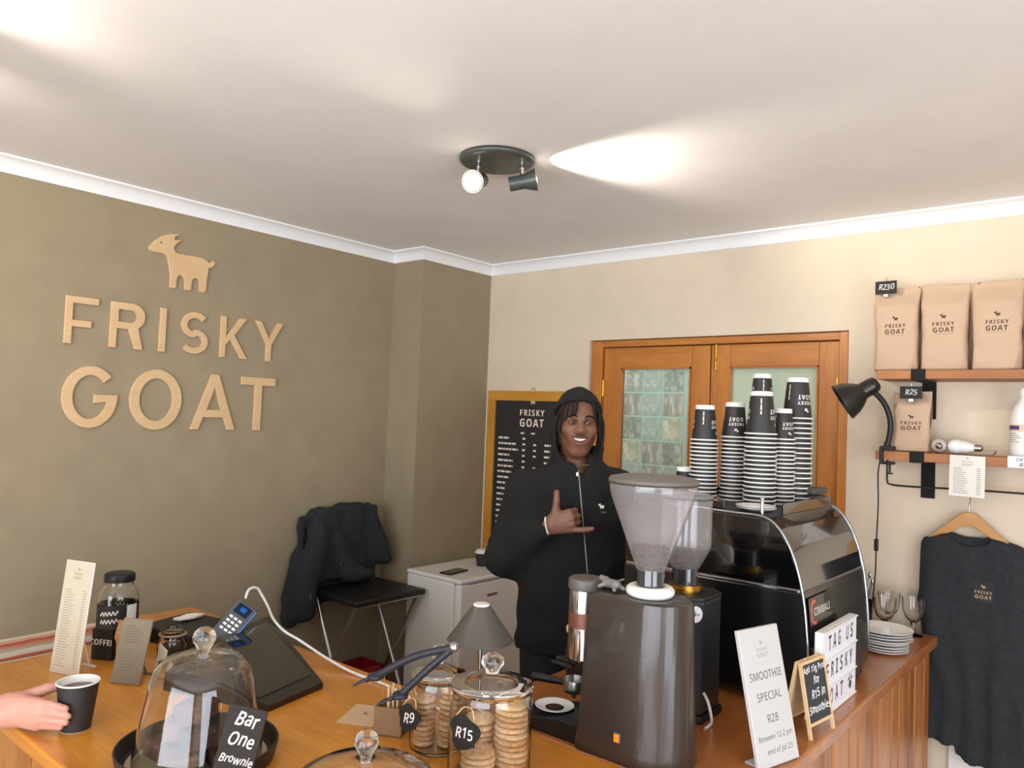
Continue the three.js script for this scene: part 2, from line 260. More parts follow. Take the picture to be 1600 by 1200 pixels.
// wooden double door with glazed leaves in the back wall
{
  const d = new THREE.Group(); d.name = 'door_1'; d.userData.kind = 'structure'; scene.add(d); tag(d, 'orange wooden double door with glazed leaves behind the coffee machine', 'door');
  const W = (g, sw) => triUV(g, 1, sw);
  part('door_frame', [W(bx(1.006, 1.075, 0, 2.157, -.11, -.02, .004), true), W(bx(2.343, 2.383, 0, 2.157, -.11, -.005, .004), true), W(bx(1.075, 2.343, 2.122, 2.157, -.11, -.02, .004))], M.doorWood, d);
  const leaf = (x0, x1, g0, g1, y1, gt, gb) => {
    const l = new THREE.Group(); l.name = 'door_leaf'; d.add(l);
    part('stile', W(bx(x0, g0, .01, y1, -.08, -.04, .004), true), M.doorWood, l); part('stile', W(bx(g1, x1, .01, y1, -.08, -.04, .004), true), M.doorWood, l);
    part('top_rail', W(bx(g0, g1, gt, y1, -.08, -.04, .004)), M.doorWood, l); part('bottom_rail', W(bx(g0, g1, .01, gb, -.08, -.04, .004)), M.doorWood, l);
    part('glazing_bead', [W(bx(g0, g0 + .008, gb, gt, -.05, -.034)), W(bx(g1 - .008, g1, gb, gt, -.05, -.034)), W(bx(g0, g1, gt - .008, gt, -.05, -.034))], M.doorWood, l);
    return l;
  };
  const A = leaf(1.078, 1.708, 1.19, 1.605, 2.118, 2.008, .95), B = leaf(1.714, 2.34, 1.815, 2.244, 2.118, 2.006, .95);
  // left leaf: a grid of mottled picture tiles behind the glass on a mint sheet; right leaf: pale sheet toned as backlit frosted glass
  const mint = std(0xffffff, .5, { map: grainTex([206, 242, 226], .04, 3, 3, 8) }), frost = std(0xffffff, .5, { map: dataTex(256, 256, (u, v) => { const t = fbm(u * 2.2 + 3, v * 2.2, 1.5, 3); return mixc([184, 210, 184], [216, 228, 200], clamp(.5 + t * .9, 0, 1)); }) });  // pale sheet tones stand in for light coming through from behind
  part('backing_sheet', bx(1.19, 1.605, .95, 2.008, -.075, -.070), mint, A, 'mint sheet coloured pale as if backlit behind the picture tiles');
  part('backing_sheet', bx(1.815, 2.244, .95, 2.006, -.075, -.070), frost, B, 'pale green sheet coloured as backlit frosted glass');
  const tones = [[[232, 242, 226], [168, 190, 172]], [[216, 222, 206], [142, 156, 142]], [[214, 232, 220], [172, 198, 184]], [[238, 242, 214], [190, 204, 178]], [[200, 216, 202], [150, 170, 154]], [[224, 230, 218], [160, 164, 148]]];  // tile tones lifted to mimic a luminous, hazy pane
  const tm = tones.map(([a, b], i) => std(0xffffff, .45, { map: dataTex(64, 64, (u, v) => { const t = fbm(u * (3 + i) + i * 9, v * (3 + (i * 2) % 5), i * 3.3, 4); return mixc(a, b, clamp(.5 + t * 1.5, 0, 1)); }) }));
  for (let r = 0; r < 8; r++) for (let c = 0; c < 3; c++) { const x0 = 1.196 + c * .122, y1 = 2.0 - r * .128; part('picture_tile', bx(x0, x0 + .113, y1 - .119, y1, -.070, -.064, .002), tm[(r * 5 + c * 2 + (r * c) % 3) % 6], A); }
  part('pane', bx(1.192, 1.603, .952, 2.006, -.060, -.056), M.glass, A); part('pane', bx(1.817, 2.242, .952, 2.004, -.060, -.056), M.glass, B);
  for (const [x, y] of [[1.078, 1.85], [1.078, .4]]) part('hinge', [cyl(.007, .007, .09, x, y, -.034), bx(x - .018, x + .018, y, y + .09, -.042, -.037)], M.brass, A, 'brass butt hinge');
  for (const [x, y] of [[2.341, 1.86], [2.341, .4]]) part('hinge', [cyl(.007, .007, .09, x, y, -.03), bx(x - .018, x + .018, y, y + .09, -.042, -.037)], M.brass, B, 'brass butt hinge');
  part('bolt', [bx(1.733, 1.752, 1.99, 2.115, -.042, -.036, .002), cyl(.006, .006, .13, 1.7425, 1.99, -.032), bx(1.737, 1.749, 2.035, 2.05, -.032, -.012, .003)], M.brass, B, 'brass flush bolt');
}

// ---------------------------------------------------------------- counter
const YC = .92;
one('worktop', triUV(bx(.5, 2.775, YC - .04, YC, 1.985, 2.86, .008)), M.topA, 'glossy orange wooden worktop holding the jars and glass domes', 'worktop');
one('worktop', triUV(bx(1.98, 2.775, YC - .04, YC, .105, 1.983, .008), 1, true), M.topB, 'wooden worktop toned brown for its gloss under the coffee machine and signs', 'worktop');
{
  const t = thing('counter_cabinet', 'wooden counter base clad with upright brown planks under the coffee machine', 'counter', [0, 0, 0]);
  part('carcass', triUV(bx(2.03, 2.72, .08, YC - .042, .13, 1.95), 1, true), woodPlank[1], t); part('plinth', bx(2.06, 2.69, 0, .08, .15, 1.95), M.blackMatte, t);
  let z = .112, i = 0; while (z < 2.84) { const w = Math.min([.082, .07, .09, .076][i % 4], 2.85 - z); part('plank', triUV(bx(2.722, 2.745 + [.002, 0, .004][i % 3], .04, YC - .042, z + .001, z + w - .002, .003), 1, true), woodPlank[(i * 2 + (i >> 1)) % 3], t); z += w; i++; }
  for (let k = 0, x = 2.04; x < 2.72; k++, x += .085) part('plank', triUV(bx(x, Math.min(x + .083, 2.72), .04, YC - .042, .11, .129, .003), 1, true), woodPlank[k % 3], t);
  const u = thing('counter_cabinet', 'wooden counter base under the orange worktop with glass domes', 'counter', [0, 0, 0]);
  part('carcass', triUV(bx(.55, 2.718, .08, YC - .042, 2.03, 2.8), 1, true), woodPlank[0], u); part('plinth', bx(.6, 2.69, 0, .08, 2.06, 2.77), M.blackMatte, u);
  for (let k = 0, x = .56; x < 2.7; k++, x += .085) part('plank', triUV(bx(x, Math.min(x + .083, 2.718), .04, YC - .042, 2.802, 2.822 + (k % 3) * .002, .003), 1, true), woodPlank[(k * 2) % 3], u);
}

// ---------------------------------------------------------------- wooden letters and goat on the olive wall (x = 0); u runs to -z
{
  const put = (name, shape, zl, yb, label, d = .014) => { const g = triUV(ext(shape, d, .003, 24)).rotateY(Math.PI / 2); g.translate(.0008, yb, zl); return one(name, g, M.plywood, label, name === 'wall_letter' ? 'letter' : 'emblem'); };
  const ring = (pts, closed) => pts;
  const strokePoly = (pts, w) => { const L = [], R = []; pts.forEach((p, i) => { const a = pts[Math.max(0, i - 1)], b = pts[Math.min(pts.length - 1, i + 1)], dx = b[0] - a[0], dy = b[1] - a[1], l = Math.hypot(dx, dy); L.push([p[0] - dy / l * w / 2, p[1] + dx / l * w / 2]); R.push([p[0] + dy / l * w / 2, p[1] - dx / l * w / 2]); }); return poly([...L, ...R.reverse()]); };
  const h = .198, s = .029;
  put('wall_letter', poly([[0, 0], [s, 0], [s, .072], [.104, .072], [.104, .1], [s, .1], [s, h - s], [.129, h - s], [.129, h], [0, h]]), 2.338, 1.948, 'wooden letter F starting the word FRISKY on the olive wall');
  { const w = .142, sh = new THREE.Shape(); sh.moveTo(0, 0); sh.lineTo(0, h); sh.lineTo(.09, h); sh.absarc(.09, h - .057, .057, Math.PI / 2, -Math.PI / 2 + .55, true); sh.lineTo(w, 0); sh.lineTo(w - .033, 0); sh.lineTo(.078, .084); sh.lineTo(s, .084); sh.lineTo(s, 0); sh.closePath(); const p = new THREE.Path(); p.moveTo(s, .11); p.lineTo(s, h - s + .002); p.lineTo(.086, h - s + .002); p.absarc(.086, .141, .0305, Math.PI / 2, -Math.PI / 2, true); p.closePath(); sh.holes.push(p); put('wall_letter', sh, 2.16, 1.948, 'wooden letter R in the word FRISKY on the olive wall'); }
  put('wall_letter', poly([[0, 0], [s, 0], [s, h], [0, h]]), 1.947, 1.948, 'wooden letter I in the word FRISKY on the olive wall');
  { const c = []; const w = .136, r = .05; for (let a = 38; a <= 265; a += 8) c.push([.07 + .053 * Math.cos(a * D), .1375 + .0462 * Math.sin(a * D)]); for (let a = 82; a >= -142; a -= 8) c.push([.066 + .055 * Math.cos(a * D), .0615 + .047 * Math.sin(a * D) - .004 * Math.sin(a * D)]); put('wall_letter', strokePoly(c, s), 1.851, 1.948, 'wooden letter S in the word FRISKY on the olive wall'); }
  put('wall_letter', poly([[0, 0], [s, 0], [s, .062], [.052, .088], [.111, 0], [.146, 0], [.073, .11], [.137, h], [.1, h], [s, .1], [s, h], [0, h]]), 1.655, 1.948, 'wooden letter K in the word FRISKY on the olive wall');
  put('wall_letter', poly([[.066, 0], [.095, 0], [.095, .083], [.16, h], [.126, h], [.0805, .113], [.034, h], [0, h], [.066, .083]]), 1.473, 1.948, 'wooden letter Y ending the word FRISKY on the olive wall');
  const H = .262, S = .042;
  { const c = []; for (let a = 42; a <= 352; a += 7) c.push([.112 + .09 * Math.cos(a * D), .131 + .112 * Math.sin(a * D)]); c.push([.2, .112]); const g1 = strokePoly(c, S); put('wall_letter', (() => { // arc and bar in one outline
      const L = [], R = [], w = S; for (let a = 42; a <= 360; a += 6) { const b = Math.min(a, 358); L.push([.113 + (.0895 + w / 2) * Math.cos(b * D), .131 + (.112 + w / 2 - .003) * Math.sin(b * D)]); R.push([.113 + (.0895 - w / 2) * Math.cos(b * D), .131 + (.112 - w / 2) * Math.sin(b * D)]); }
      return poly([...L, [.113 + .111, .143], [.128, .143], [.128, .105], ...R.reverse().slice(2)]); })(), 2.335, 1.602, 'large wooden letter G starting the word GOAT on the wall'); }
  { const sh = new THREE.Shape(); sh.absellipse(.115, .131, .117, .135, 0, Math.PI * 2); const p = new THREE.Path(); p.absellipse(.115, .131, .074, .094, 0, Math.PI * 2, true); sh.holes.push(p); put('wall_letter', sh, 2.059, 1.602, 'large wooden letter O in the word GOAT on the wall'); }
  { const sh = poly([[0, 0], [.04, 0], [.062, .058], [.164, .058], [.186, 0], [.226, 0], [.132, H], [.094, H]]); const p = new THREE.Path(); p.moveTo(.077, .094); p.lineTo(.113, .2); p.lineTo(.149, .094); p.closePath(); sh.holes.push(p); put('wall_letter', sh, 1.781, 1.602, 'large wooden letter A in the word GOAT on the wall'); }
  put('wall_letter', poly([[.0755, 0], [.1155, 0], [.1155, H - .04], [.19, H - .04], [.19, H], [0, H], [0, H - .04], [.0755, H - .04]]), 1.532, 1.602, 'large wooden letter T ending the word GOAT on the wall');
  { const k = .318, sh = poly(GOAT.map(([a, b]) => [a * k, b * k])); const p = new THREE.Path(); p.absellipse(.17 * k, .62 * k, .008, .008, 0, Math.PI * 2, true); sh.holes.push(p); put('wooden_goat', sh, 2.017, 2.238, 'wooden goat cut-out above the letters on the olive wall'); }
}

// ---------------------------------------------------------------- ceiling spotlights
const lampHazeGrey = phys(0x474c48, .4, { clearcoat: .3 });  // grey lifted to include the glow haze around the lit bulb
function spotHead(parent, neck, dir, glow, out) { // neck: pivot point; dir: where the mouth points
  const h = new THREE.Group(); h.name = 'spot_head'; parent.add(h);
  h.position.copy(neck); h.quaternion.setFromUnitVectors(V(0, 0, 1), dir.clone().normalize());
  const prof = [[.001, -.045], [.024, -.045], [.026, -.042], [.026, .008], [.03, .02], [.040, .052], [.041, .054], [.0385, .053], [.028, .02], [.024, .006], [.001, .006]];
  part('shade', lathe(prof, 36).rotateX(Math.PI / 2), lampHazeGrey, h);
  part('rim', new THREE.TorusGeometry(.0398, .0014, 8, 36).translate(0, 0, .0535), M.chrome, h);
  part('bulb', lathe([[.001, .010], [.012, .012], [.02, .024], [.029, .042], [.033, .052], [.032, .060], [.026, .068], [.013, .073], [.0005, .074]], 32).scale(out, out, out).translate(0, out < 1 ? .012 : 0, 0).rotateX(Math.PI / 2), glow, h, 'glowing frosted bulb');
  return h;
}
const bulbGlow = new THREE.MeshStandardMaterial({ color: 0xfff4e0, emissive: new THREE.Color().setRGB(1, .9, .74), emissiveIntensity: 4.5 });
function spotFitting(pos, heads, label) {
  const t = thing('ceiling_spotlight', label, 'light', pos);
  part('ceiling_plate', lathe([[.001, -.022], [.118, -.022], [.132, -.018], [.137, -.010], [.137, 0], [.001, 0]], 56), lampHazeGrey, t);
  for (const { at, dir, power, angle, out = 1 } of heads) {
    const stemTop = V(at[0], -.022, at[2]), neck = V(...at);
    part('stem', [rod([stemTop.x, -.02, stemTop.z], at, .0055), cyl(.010, .009, .01, stemTop.x, -.034, stemTop.z), ball(.009, ...at)], M.chrome, t, 'short chrome stem');
    const d = V(...dir).normalize(), hd = spotHead(t, neck.clone().add(V(0, -.022, 0)), d, bulbGlow, out);
    const s = new THREE.SpotLight(new THREE.Color().setRGB(1, .92, .79), power, 0, angle, .55, 2); s.name = 'spot_lamp'; s.castShadow = true; s.shadow.radius = 1.2;
    const o = neck.clone().add(V(0, -.022, 0)).addScaledVector(d, .080).add(V(...pos)); s.position.copy(o); s.target.position.copy(o.clone().add(d)); scene.add(s); scene.add(s.target); s.target.name = 'spot_aim';
  }
  return t;
}
spotFitting([1.60, RH, 1.51], [
  { at: [-.052, -.062, .042], dir: [.34, -.34, .86], power: 2.2, angle: .68 },
  { at: [.070, -.062, -.058], dir: [.80, .20, -.60], power: 3.8, angle: .86, out: .62 }], 'dark round ceiling fitting with two adjustable spotlights, one shining sideways');
spotFitting([1.15, RH, 3.25], [
  { at: [-.06, -.062, -.03], dir: [-.75, .05, -.3], power: 1.0, angle: 1.0, out: .62 },
  { at: [.06, -.062, .03], dir: [.5, .12, -.8], power: 1.5, angle: 1.0, out: .62 }], 'second dark round ceiling fitting over the customer side of the counter');

// ---------------------------------------------------------------- menu board on the back wall
{
  const t = thing('menu_board', 'black menu board in a golden wooden frame behind the barista', 'menu board', [.623, 1.386, .004]);
  const w = .674, h = .972, f = .058;
  const tex = canvasTex(700, 1024, (x, W, H) => {
    x.fillStyle = '#2b2626'; x.fillRect(0, 0, W, H);
    drawLogo(x, W * .5, H * .115, W * .33, '#f1e3cf');
    printLines(x, W * .36, W * .46, H * .218, 1, 10, 12, '#e9d8b4', false); printLines(x, W * .5, W * .6, H * .218, 1, 10, 12, '#e9d8b4', false);
    printLines(x, W * .06, W * .36, H * .255, 17, 40, 14, '#efe6da', false); for (let i = 0; i < 17; i++) { x.fillRect(W * .39, H * .255 + i * 40, 26, 13); if (i % 4) x.fillRect(W * .535, H * .255 + i * 40, 26, 13); } printLines(x, W * .68, W * .94, H * .292, 13, 40, 14, '#efe6da', false);
  });
  part('board', sheet(w - 2 * f + .006, h - 2 * f + .006, .012).translate(0, 0, .008), std(0xffffff, .7, { map: tex }), t, 'black panel with cream goat logo and price list');
  part('frame', [triUV(bx(-w / 2, w / 2, h / 2 - f, h / 2, 0, .028, .004)), triUV(bx(-w / 2, w / 2, -h / 2, -h / 2 + f, 0, .028, .004)), triUV(bx(-w / 2, -w / 2 + f, -h / 2 + f, h / 2 - f, 0, .028, .004), 1, true), triUV(bx(w / 2 - f, w / 2, -h / 2 + f, h / 2 - f, 0, .028, .004), 1, true)], M.goldWood, t, 'golden wooden frame');
  part('hook', [cyl(.006, .006, .012, 0, h / 2, .01), ball(.008, 0, h / 2 + .014, .01)], M.steel, t);
}

// ---------------------------------------------------------------- wall shelves with rail
const SH = { z: .205, a: 1.966, b: 1.640 };
function shelf(y, label) {
  const t = thing('wall_shelf', label, 'shelf', [0, y, 0]);
  part('board', triUV(bx(2.556, 3.75, -.036, 0, .003, SH.z, .003)), M.shelfWood, t);
  for (const x of [2.71, 3.32]) part('bracket', [bx(x - .026, x + .026, -.19, -.0365, .001, .007, .002), bx(x - .026, x + .026, -.041, -.0362, .006, SH.z + .004, .001), bx(x - .026, x + .026, -.041, .004, SH.z + .001, SH.z + .005, .001), cyl(.004, .004, .004, 0, 0, 0, 12).rotateX(Math.PI / 2).translate(x, -.15, .006)], M.blackMatte, t, 'flat black steel bracket');
  return t;
}
shelf(SH.a, 'upper brown wooden wall shelf holding large coffee bags');
{ const t = shelf(SH.b, 'lower brown wooden wall shelf with lamp clamp and hanging rail');
  part('rail', tube([[2.572, -.036, .08], [2.572, -.1, .08], [2.574, -.136, .08], [2.584, -.141, .08], [2.9, -.137, .08], [3.3, -.135, .08], [3.7, -.134, .08]], .004, 60), M.black, t, 'thin black hanging rail'); }

// kraft coffee bags
const kraft = (logoW, logoY) => { const base = grainTex([208, 176, 146], .08, 20, 20, 9, 128, 128); return std(0xffffff, .8, { map: canvasTex(512, 1024, (x, W, H) => { x.fillStyle = '#c9ab90'; x.fillRect(0, 0, W, H); let s = 9; const r = () => ((s = (s * 16807) % 2147483647) / 2147483647); for (let i = 0; i < 5000; i++) { x.fillStyle = `rgba(${r() > .5 ? '120,88,60' : '236,212,184'},${.05 + .07 * r()})`; x.fillRect(r() * W, r() * H, 1 + 6 * r(), 1 + 1.5 * r()); } drawLogo(x, W * .5, H * logoY, W * logoW, '#43352a'); x.fillStyle = '#7a6450'; x.fillRect(W * .5 - W * logoW * .48, H * logoY + W * logoW * .36, W * logoW * .96, 3); }) }); };
function bagGeo(w, h, d, sd) {
  const nu = 48, nv = 40, pos = [], uv = [], idx = [];
  for (let j = 0; j <= nv; j++) {
    const v = j / nv, y = v * h, top = clamp((v - .72) / .25, 0, 1), k = top * top * (3 - 2 * top), dd = (d * (1 - .15 * Math.abs(v - .35))) * (1 - k) + .006 * k, ww = w * (1 - .06 * Math.sin(Math.min(1, v / .75) * Math.PI) * .8) * (v < .02 ? .97 : 1);
    for (let i = 0; i <= nu; i++) {
      const a = i / nu * Math.PI * 2, c = Math.cos(a), s = Math.sin(a), e = .32, X = Math.sign(c) * Math.pow(Math.abs(c), e) * ww / 2, Zb = Math.sign(s) * Math.pow(Math.abs(s), e + .25 * (1 - v)) * dd / 2;
      const cr = (fbm(X * 22 + sd, y * 16, Zb * 20 + sd, 3) * .013 + Math.abs(n3(X * 13 + sd * 2, y * 11 - X * 16, sd)) * -.009 + Math.max(0, n3(X * 30 + sd, y * 26, sd * 3) - .1) * .006) * (1 - k * .7);
      pos.push(X + fbm(y * 14, sd, a * 2, 2) * .006, y + k * (X * .05 * Math.sin(sd) + .006 * n3(X * 40, sd, 1)), Zb + Math.sign(Zb) * cr); uv.push(.5 + X / w, v);
    }
  }
  for (let j = 0; j < nv; j++) for (let i = 0; i < nu; i++) { const a = j * (nu + 1) + i, b = a + nu + 1; idx.push(a, b, a + 1, a + 1, b, b + 1); }
  const c0 = pos.length / 3; pos.push(0, .001, 0); uv.push(.5, 0); for (let i = 0; i < nu; i++) idx.push(c0, i, i + 1);
  const c1 = pos.length / 3; pos.push(0, h, 0); uv.push(.5, 1); const o = nv * (nu + 1); for (let i = 0; i < nu; i++) idx.push(c1, o + i + 1, o + i);
  const g = new THREE.BufferGeometry(); g.setAttribute('position', new THREE.Float32BufferAttribute(pos, 3)); g.setAttribute('uv', new THREE.Float32BufferAttribute(uv, 2)); g.setIndex(idx); g.computeVertexNormals(); return g;
}
const kraftBig = kraft(.46, .50), kraftSmall = kraft(.56, .56);
{
  const lab = ['large kraft coffee bag under the small chalk price tag', 'large kraft coffee bag right beside the tagged one', 'large kraft coffee bag third along from the price tag', 'large kraft coffee bag fourth along from the price tag'];
  [[2.612, .006, 1], [2.787, 0, 2], [2.967, .004, 3], [3.15, 0, 4]].forEach(([x, t, k], i) => { const m = one('coffee_bag', bagGeo(.168, .345, .095, k * 5.3), kraftBig, lab[i], 'coffee bag', [x, SH.a + .001, .12], t, 'large coffee bags on the upper shelf'); });
  one('coffee_bag', bagGeo(.138, .24, .075, 31), kraftSmall, 'small kraft coffee bag on the lower shelf beside the bulbs', 'coffee bag', [2.674, SH.b + .001, .12], .03);
}
function priceTag(x, y, z, text, w, h, label, stick) {
  const t = thing('price_tag', label, 'price tag', [x, y, z]);
  const tex = canvasTex(256, 180, (c, W, H) => { c.fillStyle = '#2a2a2b'; c.fillRect(0, 0, W, H); c.strokeStyle = '#3d3b38'; c.lineWidth = 8; c.strokeRect(4, 4, W - 8, H - 8); handC(c, text, W / 2, H * .66, 96, '#d8d6d0'); });
  part('chalk_panel', sheet(w, h, .005), std(0xffffff, .8, { map: tex }), t);
  part('clip', [rod([0, -h / 2 - .012, -.004], [0, h / 2 + stick, -.004], .003), box(.02, .014, .012, 0, -h / 2 - .006, -.004, .002)], M.steel, t, 'thin metal clip');
}
priceTag(2.572, 2.313, .15, 'R230', .082, .054, 'small chalkboard price tag reading R230 clipped on the first bag', .014);
priceTag(2.676, 1.878, .165, 'R25', .082, .05, 'small chalkboard price tag reading R25 clipped on the small bag', .012);

// clamp lamp on the lower shelf
{
  const t = thing('clamp_lamp', 'black gooseneck clamp lamp fixed to the lower shelf end', 'lamp', [2.603, SH.b, .2]);
  part('gooseneck', tube([[0, .02, .012], [.008, .06, .014], [.012, .11, .016], [-.002, .17, .018], [-.03, .215, .02], [-.066, .247, .02]], .011, 60, 12), M.black, t);
  part('clamp', [box(.05, .016, .045, 0, .012, 0, .004), box(.012, .07, .03, -.02, -.018, .014, .003), box(.05, .012, .04, 0, -.048, 0, .004), cyl(.004, .004, .05, .008, -.09, 0), cyl(.012, .012, .006, .008, -.093, 0), cyl(.014, .011, .02, 0, .018, .012)], M.black, t);
  const h = new THREE.Group(); h.name = 'lamp_head'; t.add(h); h.position.set(-.075, .252, .02); h.quaternion.setFromUnitVectors(V(0, -1, 0), V(-.80, -.55, .30).normalize());
  part('shade', lathe([[.001, .046], [.02, .044], [.031, .034], [.034, .018], [.034, -.018], [.036, -.026], [.052, -.046], [.068, -.075], [.078, -.110], [.079, -.114], [.0765, -.113], [.066, -.076], [.05, -.048], [.034, -.03], [.001, -.028]], 44), phys(0x141414, .35, { clearcoat: .3 }), h);
  part('socket', cyl(.014, .014, .03, 0, -.056, 0), M.white, h); part('bulb', ball(.026, 0, -.075, 0, 1, 1.15, 1), M.whiteGloss, h);
  const c = one('lamp_cord', tube([[2.583, 1.60, .232], [2.575, 1.56, .226], [2.576, 1.42, .222], [2.571, 1.27, .22], [2.569, 1.14, .22], [2.556, 1.01, .22], [2.54, .945, .222], [2.52, .926, .23], [2.47, .9235, .26]], .0028, 80, 6), M.black, 'thin black lamp cord with inline switch hanging by the wall', 'cord');
  part('switch', box(.016, .05, .014, 2.571, 1.262, .22, .005), M.black, c);
}
// bulbs, bottle, cards
function bulbThing(x, label, flip) {
  const t = thing('light_bulb', label, 'light bulb', [x, SH.b + .0295, .13]); const q = g => g.rotateZ(flip ? -Math.PI / 2 : Math.PI / 2);
  part('globe', q(lathe([[.001, -.036], [.016, -.033], [.026, -.022], [.029, -.006], [.027, .008], [.022, .02]], 28)), flip ? M.whiteGloss : std(0xb9b7b4, .35), t); part('body', q(lathe([[.0222, .02], [.027, .009], [.024, .03], [.015, .055], [.014, .058], [.001, .058]], 28)), M.white, t); part('screw_cap', q(lathe([[.013, .058], [.0135, .062], [.0125, .066], [.0135, .07], [.0125, .074], [.0135, .078], [.008, .084], [.001, .086]], 20)), M.steel, t);
  return t;
}
bulbThing(2.838, 'grey and white light bulb lying on the lower shelf', true).rotation.z = -.03;
bulbThing(2.772, 'round white light bulb lying against the small coffee bag', false).rotation.set(0, Math.PI / 2 + .2, 0);
one('cup_hook', [tube([[0, .008, 0], [.02, .008, 0], [.034, .006, 0], [.043, .014, .004], [.04, .026, .008], [.03, .03, .01]], .0026, 30, 8)], M.steel, 'small metal screw hook lying beside the light bulbs', 'hook', [2.925, SH.b + .001, .15]);
{
  const t = thing('syrup_bottle', 'white plastic bottle with a purple printed label on the lower shelf', 'bottle', [3.062, SH.b + .001, .12]);
  part('bottle_body', lathe([[.001, 0], [.048, 0], [.053, .006], [.054, .03], [.054, .10], [.0535, .13], [.05, .16], [.04, .19], [.026, .212], [.022, .22], [.022, .232], [.001, .232]], 40), M.whiteGloss, t);
  part('cap', [cyl(.0245, .0245, .028, 0, .23, 0, 30)], M.white, t);
  part('label', (() => { const g = cyl(.0546, .0546, .085, 0, .045, 0, 48, true); g.rotateY(Math.PI); return g; })(), std(0xffffff, .6, { map: canvasTex(512, 200, (x, W, H) => { x.fillStyle = '#efece6'; x.fillRect(0, 0, W, H); x.fillStyle = '#d8c6a0'; x.fillRect(0, 20, W, 60); x.fillStyle = '#5a3a80'; for (let i = 0; i < 4; i++) x.fillRect(i * 128 + 10, 30, 90, 34); x.fillStyle = '#8c8a90'; for (let i = 0; i < 4; i++) for (let j = 0; j < 5; j++) x.fillRect(i * 128 + 12, 95 + j * 18, 60 + ((i + j) * 13) % 40, 6); }) }), t, 'printed label with purple band');
}
{
  const menu = canvasTex(256, 340, (x, W, H) => { x.fillStyle = '#e8e2d8'; x.fillRect(0, 0, W, H); drawLogo(x, W / 2, 62, 80, '#a99a8a'); x.fillStyle = '#77716a'; printLines(x, 30, W - 26, 104, 13, 17, 5, '#8a827a', true); });
  const m = one('price_list', sheet(.118, .155, .0015), std(0xffffff, .9, { map: menu }), 'small white printed price list hanging off the lower shelf edge', 'paper', [2.884, 1.561, SH.z + .0075]); m.rotation.z = -.012;
  const c = canvasTex(256, 130, (x, W, H) => { x.fillStyle = '#f0eeea'; x.fillRect(0, 0, W, H); handC(x, 'Cof', W * .4, 54, 44, '#2b2b2b'); handC(x, 'R3', W / 2, 112, 52, '#2b2b2b'); });
  one('price_card', sheet(.09, .042, .0015), std(0xffffff, .9, { map: c }), 'white handwritten price card taped under the white bottle', 'paper', [3.058, 1.625, SH.z + .0022]);
}

// ---------------------------------------------------------------- fridge in the corner with phone and cup
{
  const t = thing('bar_fridge', 'small white fridge standing in the corner beside the barista', 'fridge', [.51, 0, .4]);
  const wf = phys(0xf6f4ef, .35, { clearcoat: .4, clearcoatRoughness: .2 });
  part('body', [bx(-.2, .15, .03, .85, -.26, .26, .01)], wf, t); part('top_panel', bx(-.203, .205, .85, .872, -.263, .263, .008), wf, t);
  part('door', bx(.153, .2, .04, .846, -.258, .258, .014), wf, t); part('badge', bx(.2, .2025, .76, .775, -.03, .05, .001), M.steel, t, 'small grey maker badge'); part('handle_recess', bx(.155, .199, .8405, .8425, -.2, .2), M.black, t);
  for (const [x, z] of [[-.15, -.2], [.1, -.2], [-.15, .2], [.1, .2]]) part('foot', cyl(.02, .02, .032, x, 0, z, 16), M.black, t);
  const ph = thing('smartphone', 'black smartphone lying on the white fridge', 'phone', [.541, .8725, .535], .12); part('case', bx(-.038, .038, 0, .008, -.08, .08, .004), M.black, ph); part('screen', bx(-.035, .035, .008, .0085, -.076, .076), M.blackGloss, ph);
}
const cupBlack = std(0x272625, .55), cupWhite = std(0xf1eee8, .6), coffee = phys(0x5a3a22, .15);
function openCup(t, rb, rt, h, fill) {
  part('wall', lathe([[rb - .002, .004], [rb, 0], [rb + .0006, .001], [rt, h - .004], [rt - .0012, h - .004], [rb - .001, .006]], 40), cupBlack, t, 'black printed cup wall');
  part('lining', lathe([[.001, .007], [rb - .0016, .007], [rt - .0016, h - .003]], 40), cupWhite, t); part('rim', new THREE.TorusGeometry(rt - .0003, .0022, 8, 44).rotateX(Math.PI / 2).translate(0, h - .003, 0), cupWhite, t);
  if (fill) part('drink', cyl(rt * .9, rt * .9, .002, 0, h * fill, 0, 36), coffee, t);
}
function lidCup(t, rb, rt, h) { openCup(t, rb, rt, h); part('lid', lathe([[.001, h + .012], [rt * .72, h + .012], [rt * .78, h + .014], [rt * .86, h + .014], [rt * .9, h + .005], [rt + .002, h + .002], [rt + .003, h - .006], [rt + .0015, h - .006]], 40), M.white, t, 'white plastic lid'); }
lidCup(thing('paper_cup', 'small black lidded paper cup on the white fridge', 'cup', [.513, .8725, .285]), .026, .036, .078);

